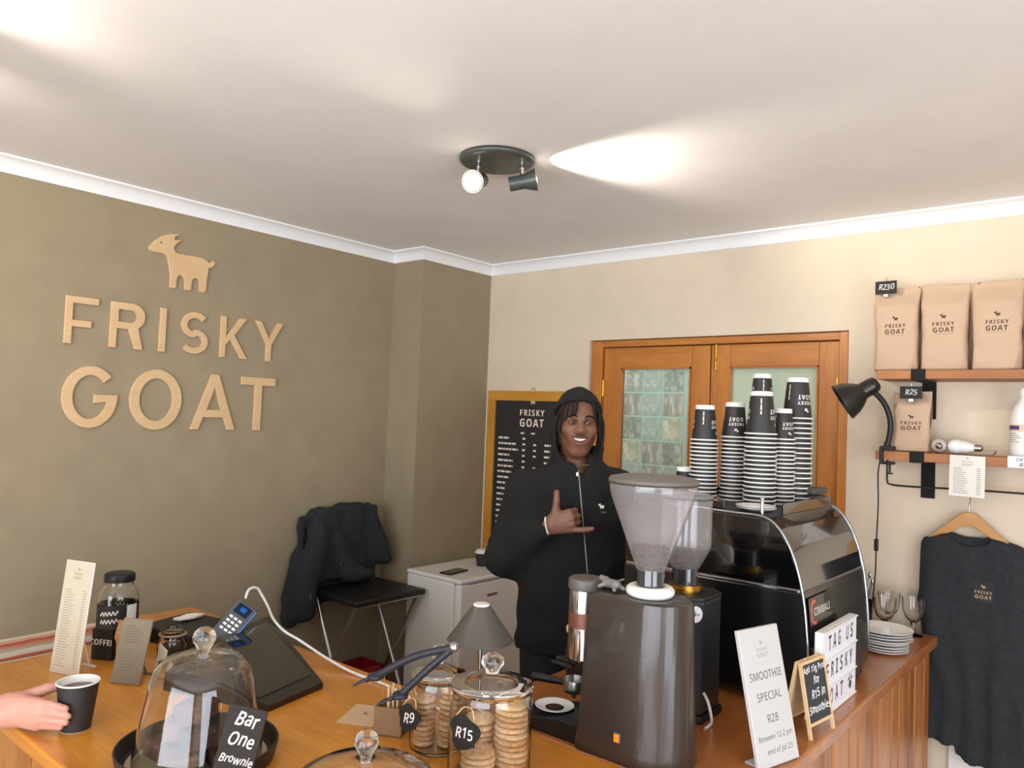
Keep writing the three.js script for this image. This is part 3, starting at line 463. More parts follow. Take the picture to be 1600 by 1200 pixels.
// ---------------------------------------------------------------- tall folding chair and the jacket over it
{
  const t = thing('folding_chair', 'tall black folding chair with crossed chrome legs against the olive wall', 'chair', [.28, 0, .92]);
  part('seat', box(.40, .03, .46, .015, .785, 0, .012), M.black, t); part('backrest', [box(.022, .24, .40, -.205, 1.07, 0, .01)], M.black, t);
  for (const z of [-.205, .205]) { part('leg', [rod([.18, .77, z], [-.23, .012, z], .011), ball(.013, -.23, .012, z)], M.steel, t); part('leg', [rod([-.16, .77, z * .93], [.21, .012, z * .93], .011), ball(.013, .21, .012, z * .93)], M.steel, t); part('back_post', rod([-.175, .77, z * .95], [-.207, 1.18, z * .95], .011), M.steel, t); part('pivot', cyl(.008, .008, .04, 0, 0, 0, 12).rotateX(Math.PI / 2).translate(-.005, .405, z - .02), M.steel, t); }
  part('stretcher', rod([.18, .765, -.205], [.18, .765, .205], .010), M.steel, t); part('stretcher', rod([.15, .13, -.19], [.15, .13, .19], .008), M.steel, t);
  // jacket
  const fleece = std(0x24262b, .95);
  const sd = (x, y, z) => {
    const rb = (c, h, r) => { const a = Math.max(0, Math.abs(x - c[0]) - h[0]), b = Math.max(0, Math.abs(y - c[1]) - h[1]), d = Math.max(0, Math.abs(z - c[2]) - h[2]); return Math.hypot(a, b, d) - r; };
    let d = rb([.080, 1.145, .925], [.028, .035, .175], .030);
    d = smin(d, rb([.115, .99, .93], [.006, .14, .185], .022), .03); d = smin(d, rb([.042, .93, .98], [.004, .22, .19], .016), .03);
    d = smin(d, cone(x, y, z, [.125, 1.08, 1.11], [.15, .90, 1.185], .055, .062), .04); d = smin(d, cone(x, y, z, [.15, .90, 1.185], [.155, .70, 1.20], .062, .055), .03);
    d = smin(d, cone(x, y, z, [.115, 1.10, .75], [.16, .92, .705], .045, .05), .04); d = smin(d, cone(x, y, z, [.17, .86, .95], [.2, .845, .82], .045, .03), .04);
    d = smin(d, cone(x, y, z, [.07, .95, 1.2], [.075, .66, 1.235], .045, .05), .05); d = smin(d, cone(x, y, z, [.14, 1.02, 1.0], [.15, .88, .93], .035, .04), .05);
    return d + fbm(x * 16, y * 9, z * 14, 3) * .018 + Math.max(0, n3(x * 8, y * 6 + z * 5, z * 22)) * .012;
  };
  const j = one('draped_jacket', sdfMesh(sd, [.004, .56, .58], [.30, 1.27, 1.34], .011), fleece, 'dark charcoal jacket draped over the tall chair backrest', 'jacket');
  part('zip_pull', [rod([.187, .93, 1.02], [.19, .91, 1.015], .0028)], M.steel, j); part('zip_pull', [rod([.218, .80, 1.215], [.218, .775, 1.216], .0035)], M.steel, j);
  const b = one('plastic_crate', [bx(-.09, .09, 0, .37, -.008, .008), bx(-.09, .09, 0, .37, .17, .186), bx(-.09, -.075, 0, .37, 0, .18), bx(.075, .09, 0, .37, 0, .18), bx(-.09, .09, 0, .012, 0, .18)], std(0x8e1412, .5), 'red plastic crate on the floor under the folding chair', 'crate', [.17, 0, .76]);
  one('carton', bx(-.04, .04, 0, .36, -.04, .04, .004), std(0xc9bda6, .8), 'narrow cream carton beside the red crate under the chair', 'carton', [.11, 0, 1.02]);
}

// ---------------------------------------------------------------- left end of the orange worktop
function leaning(name, label, category, [x, z], turn, lean, w, h, thick, mat, faceMat, y = YC, foot = false) {
  const t = thing(name, label, category, [x, y, z], turn);
  const g = box(w, h, thick, 0, h / 2, -thick / 2, Math.min(.002, thick / 3)).rotateX(-lean); part('panel', g.translate(0, thick * Math.sin(lean) + .0005, 0), mat, t);
  part('print', sheet(w - .004, h - .004, .0006).translate(0, h / 2, .0006).rotateX(-lean).translate(0, thick * Math.sin(lean) + .0005, 0), faceMat, t);
  if (foot) { part('foot_plate', box(w * .8, .003, .05, 0, .0018, -.03, .001), mat, t); return t; }
  const back = rod([0, .004, -h * Math.sin(lean) - .05], [0, h * .6 * Math.cos(lean), -h * .6 * Math.sin(lean) - thick], .003); part('prop', [back, box(.05, .004, .012, 0, .002, -h * Math.sin(lean) - .05, .001)], M.glass === mat ? M.steel : mat, t);
  return t;
}
{
  const tall = canvasTex(400, 1024, (x, W, H) => { x.fillStyle = '#c8bda6'; x.fillRect(0, 0, W, H); drawLogo(x, W / 2, 130, 120, '#8f8470'); printLines(x, 50, W - 40, 260, 30, 24, 8, '#9c917d', true); });
  leaning('menu_card', 'tall cream menu card leaning upright beside the large glass jar', 'menu card', [.995, 2.6355], 19.6 * D, 6.5 * D, .112, .322, .004, M.paper, std(0xffffff, .6, { map: tall }));
  const small = canvasTex(400, 640, (x, W, H) => { x.fillStyle = '#7d7059'; x.fillRect(0, 0, W, H); printLines(x, 60, W - 60, 70, 7, 26, 8, '#5d523e', false); printLines(x, 60, W - 60, 300, 8, 30, 8, '#6a5f49', false); });
  leaning('card_stand', 'small olive brown card stand beside the tall menu card', 'sign', [1.1955, 2.5495], 30 * D, 15.5 * D, .094, .178, .005, std(0x7d7059, .6), std(0xffffff, .55, { map: small }));
  // striped cloth
  const st = canvasTex(128, 64, (x, W, H) => { const c = ['#a8553c', '#c9bfae', '#cfc6b8', '#a9a294', '#c77f63', '#b4583f', '#d0a184', '#d8cfc0']; c.forEach((k, i) => { x.fillStyle = k; x.fillRect(0, i * 8, W, 8); }); });
  const g = new THREE.PlaneGeometry(.24, .5, 20, 30).rotateX(-Math.PI / 2); { const p = g.attributes.position; for (let i = 0; i < p.count; i++) p.setY(i, .004 + .0018 * n3(p.getX(i) * 30, 1, p.getZ(i) * 25)); const uv = g.attributes.uv; for (let i = 0; i < uv.count; i++) uv.setXY(i, uv.getY(i), uv.getX(i)); g.computeVertexNormals(); }
  const bot = bx(-.12, .12, 0, .0021, -.25, .25); { const uv = bot.attributes.uv; for (let i = 0; i < uv.count; i++) uv.setXY(i, .5, .1); }
  one('table_runner', [g, bot], std(0xffffff, .95, { map: st }), 'red and cream striped cloth along the worktop end by the wall', 'cloth', [.645, YC, 2.58], .03);
  // large glass jar with printed label
  const t = thing('glass_jar', 'large glass jar with black lid and black printed label', 'jar', [.79, YC, 2.40]);
  part('jar_wall', lathe([[.001, .001], [.052, .001], [.061, .006], [.062, .02], [.062, .15], [.058, .172], [.046, .19], [.042, .197], [.042, .212], [.039, .212], [.039, .196], [.043, .188], [.055, .17], [.0585, .148], [.0585, .02], [.05, .008], [.001, .006]], 44), M.glassSolid, t, 'clear glass jar wall');
  part('lid', lathe([[.001, .232], [.04, .232], [.046, .229], [.047, .224], [.047, .205], [.0445, .205], [.0445, .213], [.001, .213]], 40), M.black, t, 'black screw lid');
  const lb = canvasTex(1024, 300, (x, W, H) => { x.fillStyle = '#1d1b19'; x.fillRect(0, 0, W, H); x.fillStyle = '#ebe7de'; x.fillRect(W * .24, 0, W * .1, H); x.fillStyle = '#4aa0dc'; x.beginPath(); x.arc(W * .19, H * .8, 60, 0, 7); x.fill(); for (const c of [.1, .62]) { for (let k = 0; k < 2; k++) { x.strokeStyle = '#e6e2d8'; x.lineWidth = 9; x.beginPath(); for (let i = 0; i <= 24; i++) { const px = W * c - 80 + i * 6.5, py = H * (.24 + k * .22) + Math.sin(i * 1.3 + k) * 16 - i * .6; i ? x.lineTo(px, py) : x.moveTo(px, py); } x.stroke(); } } });
  part('label', cyl(.0627, .0627, .115, 0, .02, 0, 48, true).rotateY(.08), std(0xffffff, .6, { map: lb }), t, 'black label with white script and blue dot');
  part('contents', cyl(.057, .057, .10, 0, .009, 0, 36), std(0x6d6a3c, .9), t, 'olive green dried leaves');
  // kraft pouch and black box behind the card
  one('coffee_pouch', bagGeo(.085, .125, .05, 71), std(0xb98c5e, .85), 'small kraft coffee pouch between the large jar and card stand', 'coffee bag', [1.012, YC + .001, 2.455], .5);
  const bt = canvasTex(128, 160, (x, W, H) => { x.fillStyle = '#1c1a19'; x.fillRect(0, 0, W, H); x.fillStyle = '#e8e2d6'; x.font = 'bold 44px sans-serif'; x.textAlign = 'center'; x.fillText('COFFEE', W / 2, 84); });
  const bb = thing('coffee_carton', 'small black printed coffee box behind the tall menu card', 'box', [.925, YC, 2.49], .55); part('carton_body', box(.07, .095, .04, 0, .048, 0, .003), M.black, bb); part('print', sheet(.066, .09, .0006).translate(0, .048, .0206), std(0xffffff, .6, { map: bt }), bb);
  // small tip jar with note
  const s = thing('tip_jar', 'small squat glass jar with a pale paper note on it', 'jar', [1.135, YC, 2.385]);
  part('jar_wall', lathe([[.001, .001], [.034, .001], [.041, .008], [.042, .03], [.042, .07], [.036, .086], [.034, .092], [.034, .108], [.036, .112], [.0325, .113], [.0315, .09], [.039, .07], [.039, .012], [.001, .006]], 40), M.glassSolid, s); part('coffee_grounds', cyl(.038, .038, .05, 0, .009, 0, 30), std(0x3c2a20, .9), s, 'dark coffee beans in the jar');
  part('note', box(.05, .075, .003, .016, .045, .044, .001).rotateZ(-.25), M.paper, s, 'pale paper note tied to the jar'); part('rim_band', new THREE.TorusGeometry(.0375, .003, 8, 36).rotateX(Math.PI / 2).translate(0, .1, 0), std(0x9a8a76, .5), s);
}
// cash drawer, sales terminal, card reader and its cable
{
  const r = [.768, 0, -.640], away = [-.641, 0, -.766];
  one('cash_drawer', [bx(-.125, .125, 0, .05, -.105, .105, .006)], M.black, 'flat black cash drawer with crumpled receipt on it', 'cash drawer', [.9, YC + .0005, 2.2], .25);
  one('crumpled_receipt', (() => { const g = new THREE.IcosahedronGeometry(1, 4), p = g.attributes.position; for (let i = 0; i < p.count; i++) { const x = p.getX(i), y = p.getY(i), z = p.getZ(i), k = 1 + .5 * fbm(x * 2.2, y * 2.2, z * 2.2, 3); p.setXYZ(i, x * .018 * k, (y * .4 + .4) * .022 * k, z * .05 * k); } g.computeVertexNormals(); return g; })(), M.paper, 'crumpled white receipt on the flat black cash drawer', 'paper', [.852, YC + .0505, 2.185]);
  const w = [[1.10, 2.03, .085], [1.60, 2.17, .018], [1.645, 2.375, .016], [1.285, 2.50, .075]]; // x, z, height
  const pos = [], idx = []; for (const [x, z] of w) pos.push(x, YC + .0005, z); for (const [x, z, h] of w) pos.push(x, YC + h, z);
  idx.push(0, 1, 2, 0, 2, 3, 4, 6, 5, 4, 7, 6); for (let i = 0; i < 4; i++) { const j = (i + 1) % 4; idx.push(i, i + 4, j, j, i + 4, j + 4); }
  const g = new THREE.BufferGeometry(); g.setAttribute('position', new THREE.Float32BufferAttribute(pos, 3)); g.setIndex(idx); const t = thing('sales_terminal', 'black wedge shaped sales terminal behind the brownie dome', 'terminal', [0, 0, 0]);
  part('housing', triUV(toCreasedNormals(g, .3)), phys(0x14110f, .3, { clearcoat: .3, clearcoatRoughness: .3 }), t);
  // glass screen let into the slope
  const P = (a, b) => { const q = i => V(w[i][0], YC + w[i][2] + .0012, w[i][1]); return q(0).lerp(q(1), a).lerp(q(3).lerp(q(2), a), b); };
  const sg = new THREE.BufferGeometry(); const c = [P(.08, .07), P(.88, .07), P(.88, .93), P(.08, .93)]; sg.setAttribute('position', new THREE.Float32BufferAttribute(c.flatMap(v => [v.x, v.y, v.z]), 3)); sg.setIndex([0, 2, 1, 0, 3, 2]); sg.computeVertexNormals(); part('screen', triUV(sg), M.blackGloss, t, 'dark switched-off glass screen');
  // reader
  const rd = thing('card_reader', 'grey card reader with lit blue screen propped on the sales terminal', 'card reader', [1.165, 1.031, 2.20]);
  const L = V(.62 * .5 * 1 + 0, 0, 0); const up = V(0, 1, 0), R = V(...r), A = V(...away); const ax = R.clone().multiplyScalar(.42).addScaledVector(up, .60).addScaledVector(A, .62).normalize(); let wd = R.clone().multiplyScalar(.9).addScaledVector(up, -.40); wd.addScaledVector(ax, -wd.dot(ax)).normalize(); const nn = wd.clone().cross(ax).normalize();
  rd.quaternion.setFromRotationMatrix(new THREE.Matrix4().makeBasis(wd, ax, nn));
  part('casing', box(.074, .14, .018, 0, 0, -.009, .006), std(0x4f5258, .45), rd); part('side_strip', box(.004, .13, .012, .037, -.002, -.008, .001), new THREE.MeshStandardMaterial({ color: 0x4f8fd0, roughness: .3 }), rd, 'blue translucent side strip');  // side piece is a plain blue strip without emission
  part('screen', box(.05, .035, .001, 0, .042, .0006), new THREE.MeshStandardMaterial({ color: 0x0d1c2c, emissive: 0x3f8fe0, emissiveIntensity: .55, emissiveMap: canvasTex(64, 44, (x, W, H) => { x.fillStyle = '#0c2236'; x.fillRect(0, 0, W, H); x.fillStyle = '#9fd8ff'; x.fillRect(20, 10, 26, 20); }) }), rd, 'lit blue display');
  for (let i = 0; i < 4; i++) for (let k = 0; k < 3; k++) part('key', box(.012, .008, .003, -.017 + k * .017, .008 - i * .015, .001, .001), M.white, rd);
  part('stand', [rod([0, .0, -.02], [-.012, -.045, -.05], .007), box(.05, .008, .05, -.014, -.05, -.052, .003)], M.black, rd);
  one('charging_cable', tube([[1.072, 1.072, 2.105], [1.058, 1.095, 2.085], [1.05, 1.095, 2.05], [1.052, 1.07, 2.032], [1.093, 1.035, 2.03], [1.147, 1.01, 2.045], [1.243, .9885, 2.062], [1.31, .975, 2.055], [1.445, .945, 2.045], [1.56, .9265, 2.035], [1.70, .9245, 2.03], [1.86, .9245, 2.05], [1.98, .9245, 2.06]], .0045, 120, 8), M.white, 'white cable looping from the card reader across the orange worktop', 'cable');
}

// ---------------------------------------------------------------- brownie dome, chalk label, second dome
{
  const t = thing('serving_tray', 'round dark tray with raised rim under the brownie dome', 'tray', [1.775, YC, 2.64]);
  part('pan', lathe([[.001, .004], [.157, .004], [.162, .008], [.168, .04], [.172, .042], [.174, .039], [.166, .002], [.160, 0], [.001, 0]], 64), std(0x2b2320, .5), t); part('liner', cyl(.150, .150, .002, 0, .0045, 0, 48), std(0xb8a683, .8), t, 'pale paper liner');
  const dome = (name, label, pos, prof, knobY, knobR) => { const d = thing(name, label, 'glass dome', pos); part('bell', lathe(prof, 64), M.glassSolid, d, 'clear glass bell'); part('knob', lathe([[.001, knobY - .012], [knobR * .55, knobY - .012], [knobR * .5, knobY - .004], [knobR * .62, knobY + knobR * .25], [knobR * .98, knobY + knobR * .75], [knobR, knobY + knobR * 1.1], [knobR * .85, knobY + knobR * 1.6], [knobR * .45, knobY + knobR * 1.92], [.001, knobY + knobR * 2]], 32), M.glassSolid, d, 'round glass knob'); return d; };
  dome('glass_dome', 'tall clear glass dome with round knob covering brownies', [1.785, YC + .0075, 2.645],
    [[.138, .0], [.1355, .03], [.122, .11], [.111, .17], [.101, .203], [.083, .221], [.055, .229], [.02, .231], [.0005, .231], [.0005, .227], [.02, .227], [.054, .225], [.081, .217], [.098, .200], [.1075, .169], [.1185, .109], [.132, .03], [.1345, .0], [.138, 0]], .2405, .0255);
  const brown = [std(0xffffff, .85, { map: grainTex([92, 60, 48], .5, 10, 10, 3, 128, 128) }), std(0xffffff, .85, { map: grainTex([122, 84, 70], .45, 12, 12, 7, 128, 128) }), std(0xffffff, .8, { map: grainTex([70, 42, 34], .5, 9, 9, 13, 128, 128) })];
  const chunk = sd => { const g = new RoundedBoxGeometry(.075, .04, .07, 6, .008), p = g.attributes.position; for (let i = 0; i < p.count; i++) { const x = p.getX(i), y = p.getY(i), z = p.getZ(i), k = fbm(x * 40 + sd, y * 40, z * 40, 3) * .007; p.setXYZ(i, x + k, y + k * .8, z - k); } g.computeVertexNormals(); return triUV(g, 12).translate(0, .0215, 0); };
  const spots = [[-.06, 0, .045, .2], [.035, 0, .06, -.4], [-.02, 0, -.05, .8], [.07, 0, -.03, 1.3], [-.035, .045, .02, .9], [.045, .045, .02, -.2], [.005, .09, .01, .5]];
  spots.forEach(([x, y, z, a], i) => { const top = i === 6, b = one('brownie', chunk(i * 3.1), brown[i % 3], top ? 'brownie on top of the pile under the tall glass dome' : i > 3 ? 'brownie in the upper layer under the tall glass dome' : 'brownie in the bottom layer under the tall glass dome', 'brownie', [1.785 + x, YC + .0075 + y, 2.645 + z], a, top ? undefined : i > 3 ? 'upper layer of brownies' : 'bottom layer of brownies'); b.rotation.z = i > 3 ? .08 : 0; });
  const ck = canvasTex(256, 600, (x, W, H) => { x.fillStyle = '#2a2420'; x.fillRect(0, 0, W, H); handC(x, 'Bar', W * .52, 120, 118, '#d9d3cc', -.2); handC(x, 'One', W * .5, 255, 112, '#d9d3cc', -.2); handC(x, 'Brownie', W * .5, 375, 70, '#d9d3cc', -.2); });
  const s = thing('chalk_label', 'narrow black chalk label reading Bar One Brownie beside the dome', 'sign', [1.992, YC, 2.70], 40 * D);
  part('panel', box(.08, .178, .006, 0, .1, 0, .001).rotateZ(-.19).rotateX(-.1), M.black, s); part('writing', sheet(.078, .176, .0006).translate(0, .1, .0034).rotateZ(-.19).rotateX(-.1), std(0xffffff, .85, { map: ck }), s, 'white chalk lettering'); part('foot_block', box(.06, .022, .03, 0, .011, 0, .003), M.plywood, s, 'pale wooden foot');
  dome('glass_dome', 'low wide clear glass dome on a wooden cake board', [2.285, YC + .0205, 2.585],
    [[.165, 0], [.163, .025], [.152, .06], [.128, .09], [.09, .109], [.04, .118], [.0005, .119], [.0005, .115], [.04, .114], [.088, .105], [.125, .086], [.148, .057], [.159, .025], [.161, 0], [.165, 0]], .1295, .023);
  one('cake_board', triUV(lathe([[.001, 0], [.18, 0], [.184, .004], [.184, .016], [.18, .02], [.001, .02]], 64), 1), M.topA, 'round wooden cake board under the low glass dome', 'board', [2.285, YC + .0003, 2.585]);
}
// ---------------------------------------------------------------- flat card, stirrers, tongs, biscuit jars, table lamp
{
  const m = one('loyalty_card', sheet(.098, .128, .002).rotateX(-Math.PI / 2), std(0xffffff, .85, { map: canvasTex(200, 260, (x, W, H) => { x.fillStyle = '#cdb08c'; x.fillRect(0, 0, W, H); drawGoat(x, W * .5, H * .42, 36, '#5a4430'); x.fillStyle = '#8f7352'; x.fillRect(W * .38, H * .5, W * .24, 4); }) }), 'beige card with tiny goat print lying on the orange worktop', 'card', [1.836, YC + .0012, 2.212], .48);
  const b = thing('stirrer_box', 'small wooden box holding flat wooden stirrers', 'box', [1.966, YC, 2.235], .5);
  part('box_wall', [bx(-.036, .036, 0, .07, -.028, -.024), bx(-.036, .036, 0, .07, .024, .028), bx(-.036, -.032, 0, .07, -.024, .024), bx(.032, .036, 0, .07, -.024, .024), bx(-.036, .036, 0, .004, -.028, .028)], std(0x8a6a48, .7), b);
  const stick = new THREE.Group(); for (let i = 0; i < 11; i++) { const big = i === 10; const s = one('wooden_stirrer', box(.0055, big ? .125 : .105 + .006 * (i % 3), .0014, 0, .0565 + (big ? .01 : 0), 0, .0006), big ? M.goldWood : M.plywood, big ? 'longest golden stirrer sticking out of the wooden box' : 'flat wooden stirrer standing in the small box', 'stirrer', [1.966 + [-.02, -.012, -.004, .004, .012, .02, -.016, -.006, .008, .016, -.024][i] * .88, YC + .0045, 2.235 + [.002, .01, -.008, .012, -.004, .006, -.012, .004, -.014, -.01, .012][i] * .8], .4 + i * .2, big ? undefined : 'wooden stirrers in the box'); s.rotation.z = (i % 5 - 2) * .05; }
  // tongs
  const tg = thing('serving_tongs', 'black silicone-tipped serving tongs resting over the small biscuit jar', 'tongs', [0, 0, 0]);
  const J = [2.20, 1.188, 2.266], e1 = [2.02, 1.095, 2.34], e2 = [2.092, 1.066, 2.325]; const tm = std(0x23252f, .5);
  const arm = (e, up) => { const m = V(...J).lerp(V(...e), .5).add(V(0, up, 0)); return tube([J, [m.x, m.y, m.z], e], .0088, 24, 8); };
  part('arm', arm(e1, .012), tm, tg); part('arm', arm(e2, .002), tm, tg); part('hinge', [ball(.012, ...J, 1, 1, 1), box(.022, .012, .014, J[0], J[1] + .004, J[2], .003)], M.steel, tg, 'steel hinge and lock');
  for (const [e, s] of [[e1, 1], [e2, 1]]) part('tip', [ball(.016, e[0], e[1], e[2], 1.2, .6, 1.2), ...[-2, -1, 0, 1, 2].map(k => rod([e[0] - .004, e[1], e[2] + k * .004], [e[0] - .036, e[1] - .016 - Math.abs(k) * .003, e[2] + .016 + k * .010], .0038, .0024, 8))], tm, tg, 'fingered silicone tip');
  // biscuit jars
  const biscuitM = [std(0xffffff, .85, { map: grainTex([222, 184, 136], .25, 10, 10, 21, 128, 128) }), std(0xffffff, .85, { map: grainTex([206, 160, 108], .28, 10, 10, 27, 128, 128) })];
  function biscuitJar(label, [x, z], R, H, kr) {
    const t = thing('biscuit_jar', label, 'jar', [x, YC, z]); const w = .0035;
    part('jar_wall', lathe([[.001, .0005], [R - .008, .0005], [R - .001, .006], [R, .014], [R, H - .02], [R - .004, H - .008], [R - .004, H], [R - .004 - w, H], [R - .004 - w, H - .008], [R - w, H - .02], [R - w, .014], [R - .012, .007], [.001, .006]], 56), M.glassSolid, t, 'clear glass jar wall');
    const lid = part('lid', lathe([[R * .66, H + .011], [R * .62, H + .020], [R * .3, H + .030], [.0005, H + .033]], 56), M.glass, t, 'domed clear glass lid'); part('lid_rim', lathe([[R * .66, H + .011], [R * .98, H + .010], [R + .001, H + .006], [R + .001, H + .001], [R * .9, H + .001], [R * .88, H - .008], [R * .84, H - .008], [R * .84, H + .003], [R * .66, H + .006], [R * .66, H + .011]], 56), M.glassSolid, lid);
    part('knob', lathe([[.001, H + .033], [kr * .6, H + .033], [kr * .58, H + .038], [kr * .9, H + .046], [kr, H + .055], [kr * .92, H + .066], [kr * .5, H + .073], [.001, H + .074]], 28), M.glassSolid, t, 'round glass knob');
    return t;
  }
  const jarBig = biscuitJar('large lidded glass biscuit jar with black R15 tag', [2.300, 2.244], .092, .198, .0255), jarSmall = biscuitJar('smaller lidded glass biscuit jar with black R9 tag', [2.106, 2.214], .066, .168, .02);
  const biscuit = (r, th, sd) => { const g = lathe([[.0005, 0], [r * .9, 0], [r, th * .3], [r * .98, th * .6], [r * .85, th * .95], [r * .4, th], [.0005, th]], 22), p = g.attributes.position; for (let i = 0; i < p.count; i++) { const x = p.getX(i), z = p.getZ(i), k = 1 + .05 * n3(x * 60 + sd, sd, z * 60); p.setX(i, x * k); p.setZ(i, z * k); p.setY(i, p.getY(i) + .0012 * n3(x * 90, sd, z * 90) * (p.getY(i) > th * .5 ? 1 : 0)); } g.computeVertexNormals(); return triUV(g, 10); };
  const geos = [biscuit(.037, .0115, 1), biscuit(.037, .0115, 5), biscuit(.037, .0115, 9)], geoS = [biscuit(.027, .0115, 2), biscuit(.027, .0115, 6)];
  const stack = (cx, cz, n, gs, lab, grp, y0 = YC + .0075) => { for (let i = 0; i < n; i++) one('biscuit', gs[i % gs.length], biscuitM[(i * 7 + (i >> 1)) % 2], ord(i, n) + ' biscuit ' + lab, 'biscuit', [cx + rr(-.0025, .0025), y0 + i * .0125, cz + rr(-.0025, .0025)], rr(0, 6), grp); };
  stack(2.3365, 2.2136, 13, geos, 'of the tall neat stack inside the large jar', 'neat biscuit stack in the large jar'); stack(2.2553, 2.2277, 9, geos, 'of the rear stack inside the large jar', 'rear biscuit stack in the large jar'); stack(2.3081, 2.2908, 6, geos, 'of the low stack behind the R15 tag', 'low biscuit stack in the large jar');
  stack(2.129, 2.195, 11, geoS, 'of the taller stack inside the smaller jar', 'biscuits in the smaller jar'); stack(2.083, 2.233, 9, geoS, 'of the shorter stack behind the R9 tag', 'biscuits behind the small tag');
  const cloud = (w, h) => { const s = new THREE.Shape(); const n = 36; for (let i = 0; i < n; i++) { const a = i / n * Math.PI * 2, k = .88 + .1 * Math.sin(a * 3 + 1) + .05 * Math.sin(a * 5); const x = Math.cos(a) * w / 2 * k * 1.05, y = Math.sin(a) * h / 2 * k * 1.05; i ? s.lineTo(x, y) : s.moveTo(x, y); } return s; };
  const jarTag = (x, y, z, turn, w, h, txt, label) => { const t = thing('jar_tag', label, 'price tag', [x, y, z], turn); part('slate', ext(cloud(w, h), .004, .0008), std(0x1c1613, .7), t); const c = document.createElement('canvas'); const tex = canvasTex(256, 256, (q, W, H) => { q.clearRect(0, 0, W, H); q.fillStyle = '#1c1613'; q.fillRect(0, 0, W, H); handC(q, txt, W / 2, H * .72, txt.length > 2 ? 138 : 170, '#dcd6ce', -.1); }); part('writing', sheet(w * .74, h * .66, .0006).translate(0, 0, .0044), std(0xffffff, .8, { map: tex }), t, 'white chalk price'); part('string', tube([[-w * .3, h * .38, .001], [-w * .1, h * .62, -.006], [w * .15, h * .62, -.006], [w * .3, h * .38, .001]], .0012, 20, 6), M.plywood, t); };
  jarTag(2.312, 1.05, 2.340, 8 * D, .078, .078, 'R15', 'black cloud shaped tag reading R15 on the large jar');
  jarTag(2.098, 1.010, 2.2985, 12 * D, .062, .066, 'R9', 'black cloud shaped tag reading R9 on the smaller jar');
  // lamp
  const l = thing('table_lamp', 'small cordless table lamp with grey cone shade and chrome pole', 'lamp', [2.075, YC, 2.035]);
  part('base', lathe([[.001, 0], [.05, 0], [.052, .004], [.048, .012], [.012, .016], [.001, .016]], 40), std(0x4b4844, .4, { metalness: .6 }), l); part('pole', cyl(.006, .006, .285, 0, .015, 0, 20), M.chrome, l);
  part('shade', lathe([[.086, .212], [.087, .213], [.023, .302], [.021, .302], [.083, .2145], [.086, .212]], 56), phys(0x5d5852, .35, { metalness: .35 }), l, 'grey metal cone shade'); part('shade_cap', lathe([[.001, .309], [.019, .308], [.0215, .305], [.0215, .299], [.001, .299]], 32), std(0xe9e4d8, .4), l, 'cream touch switch cap');
}
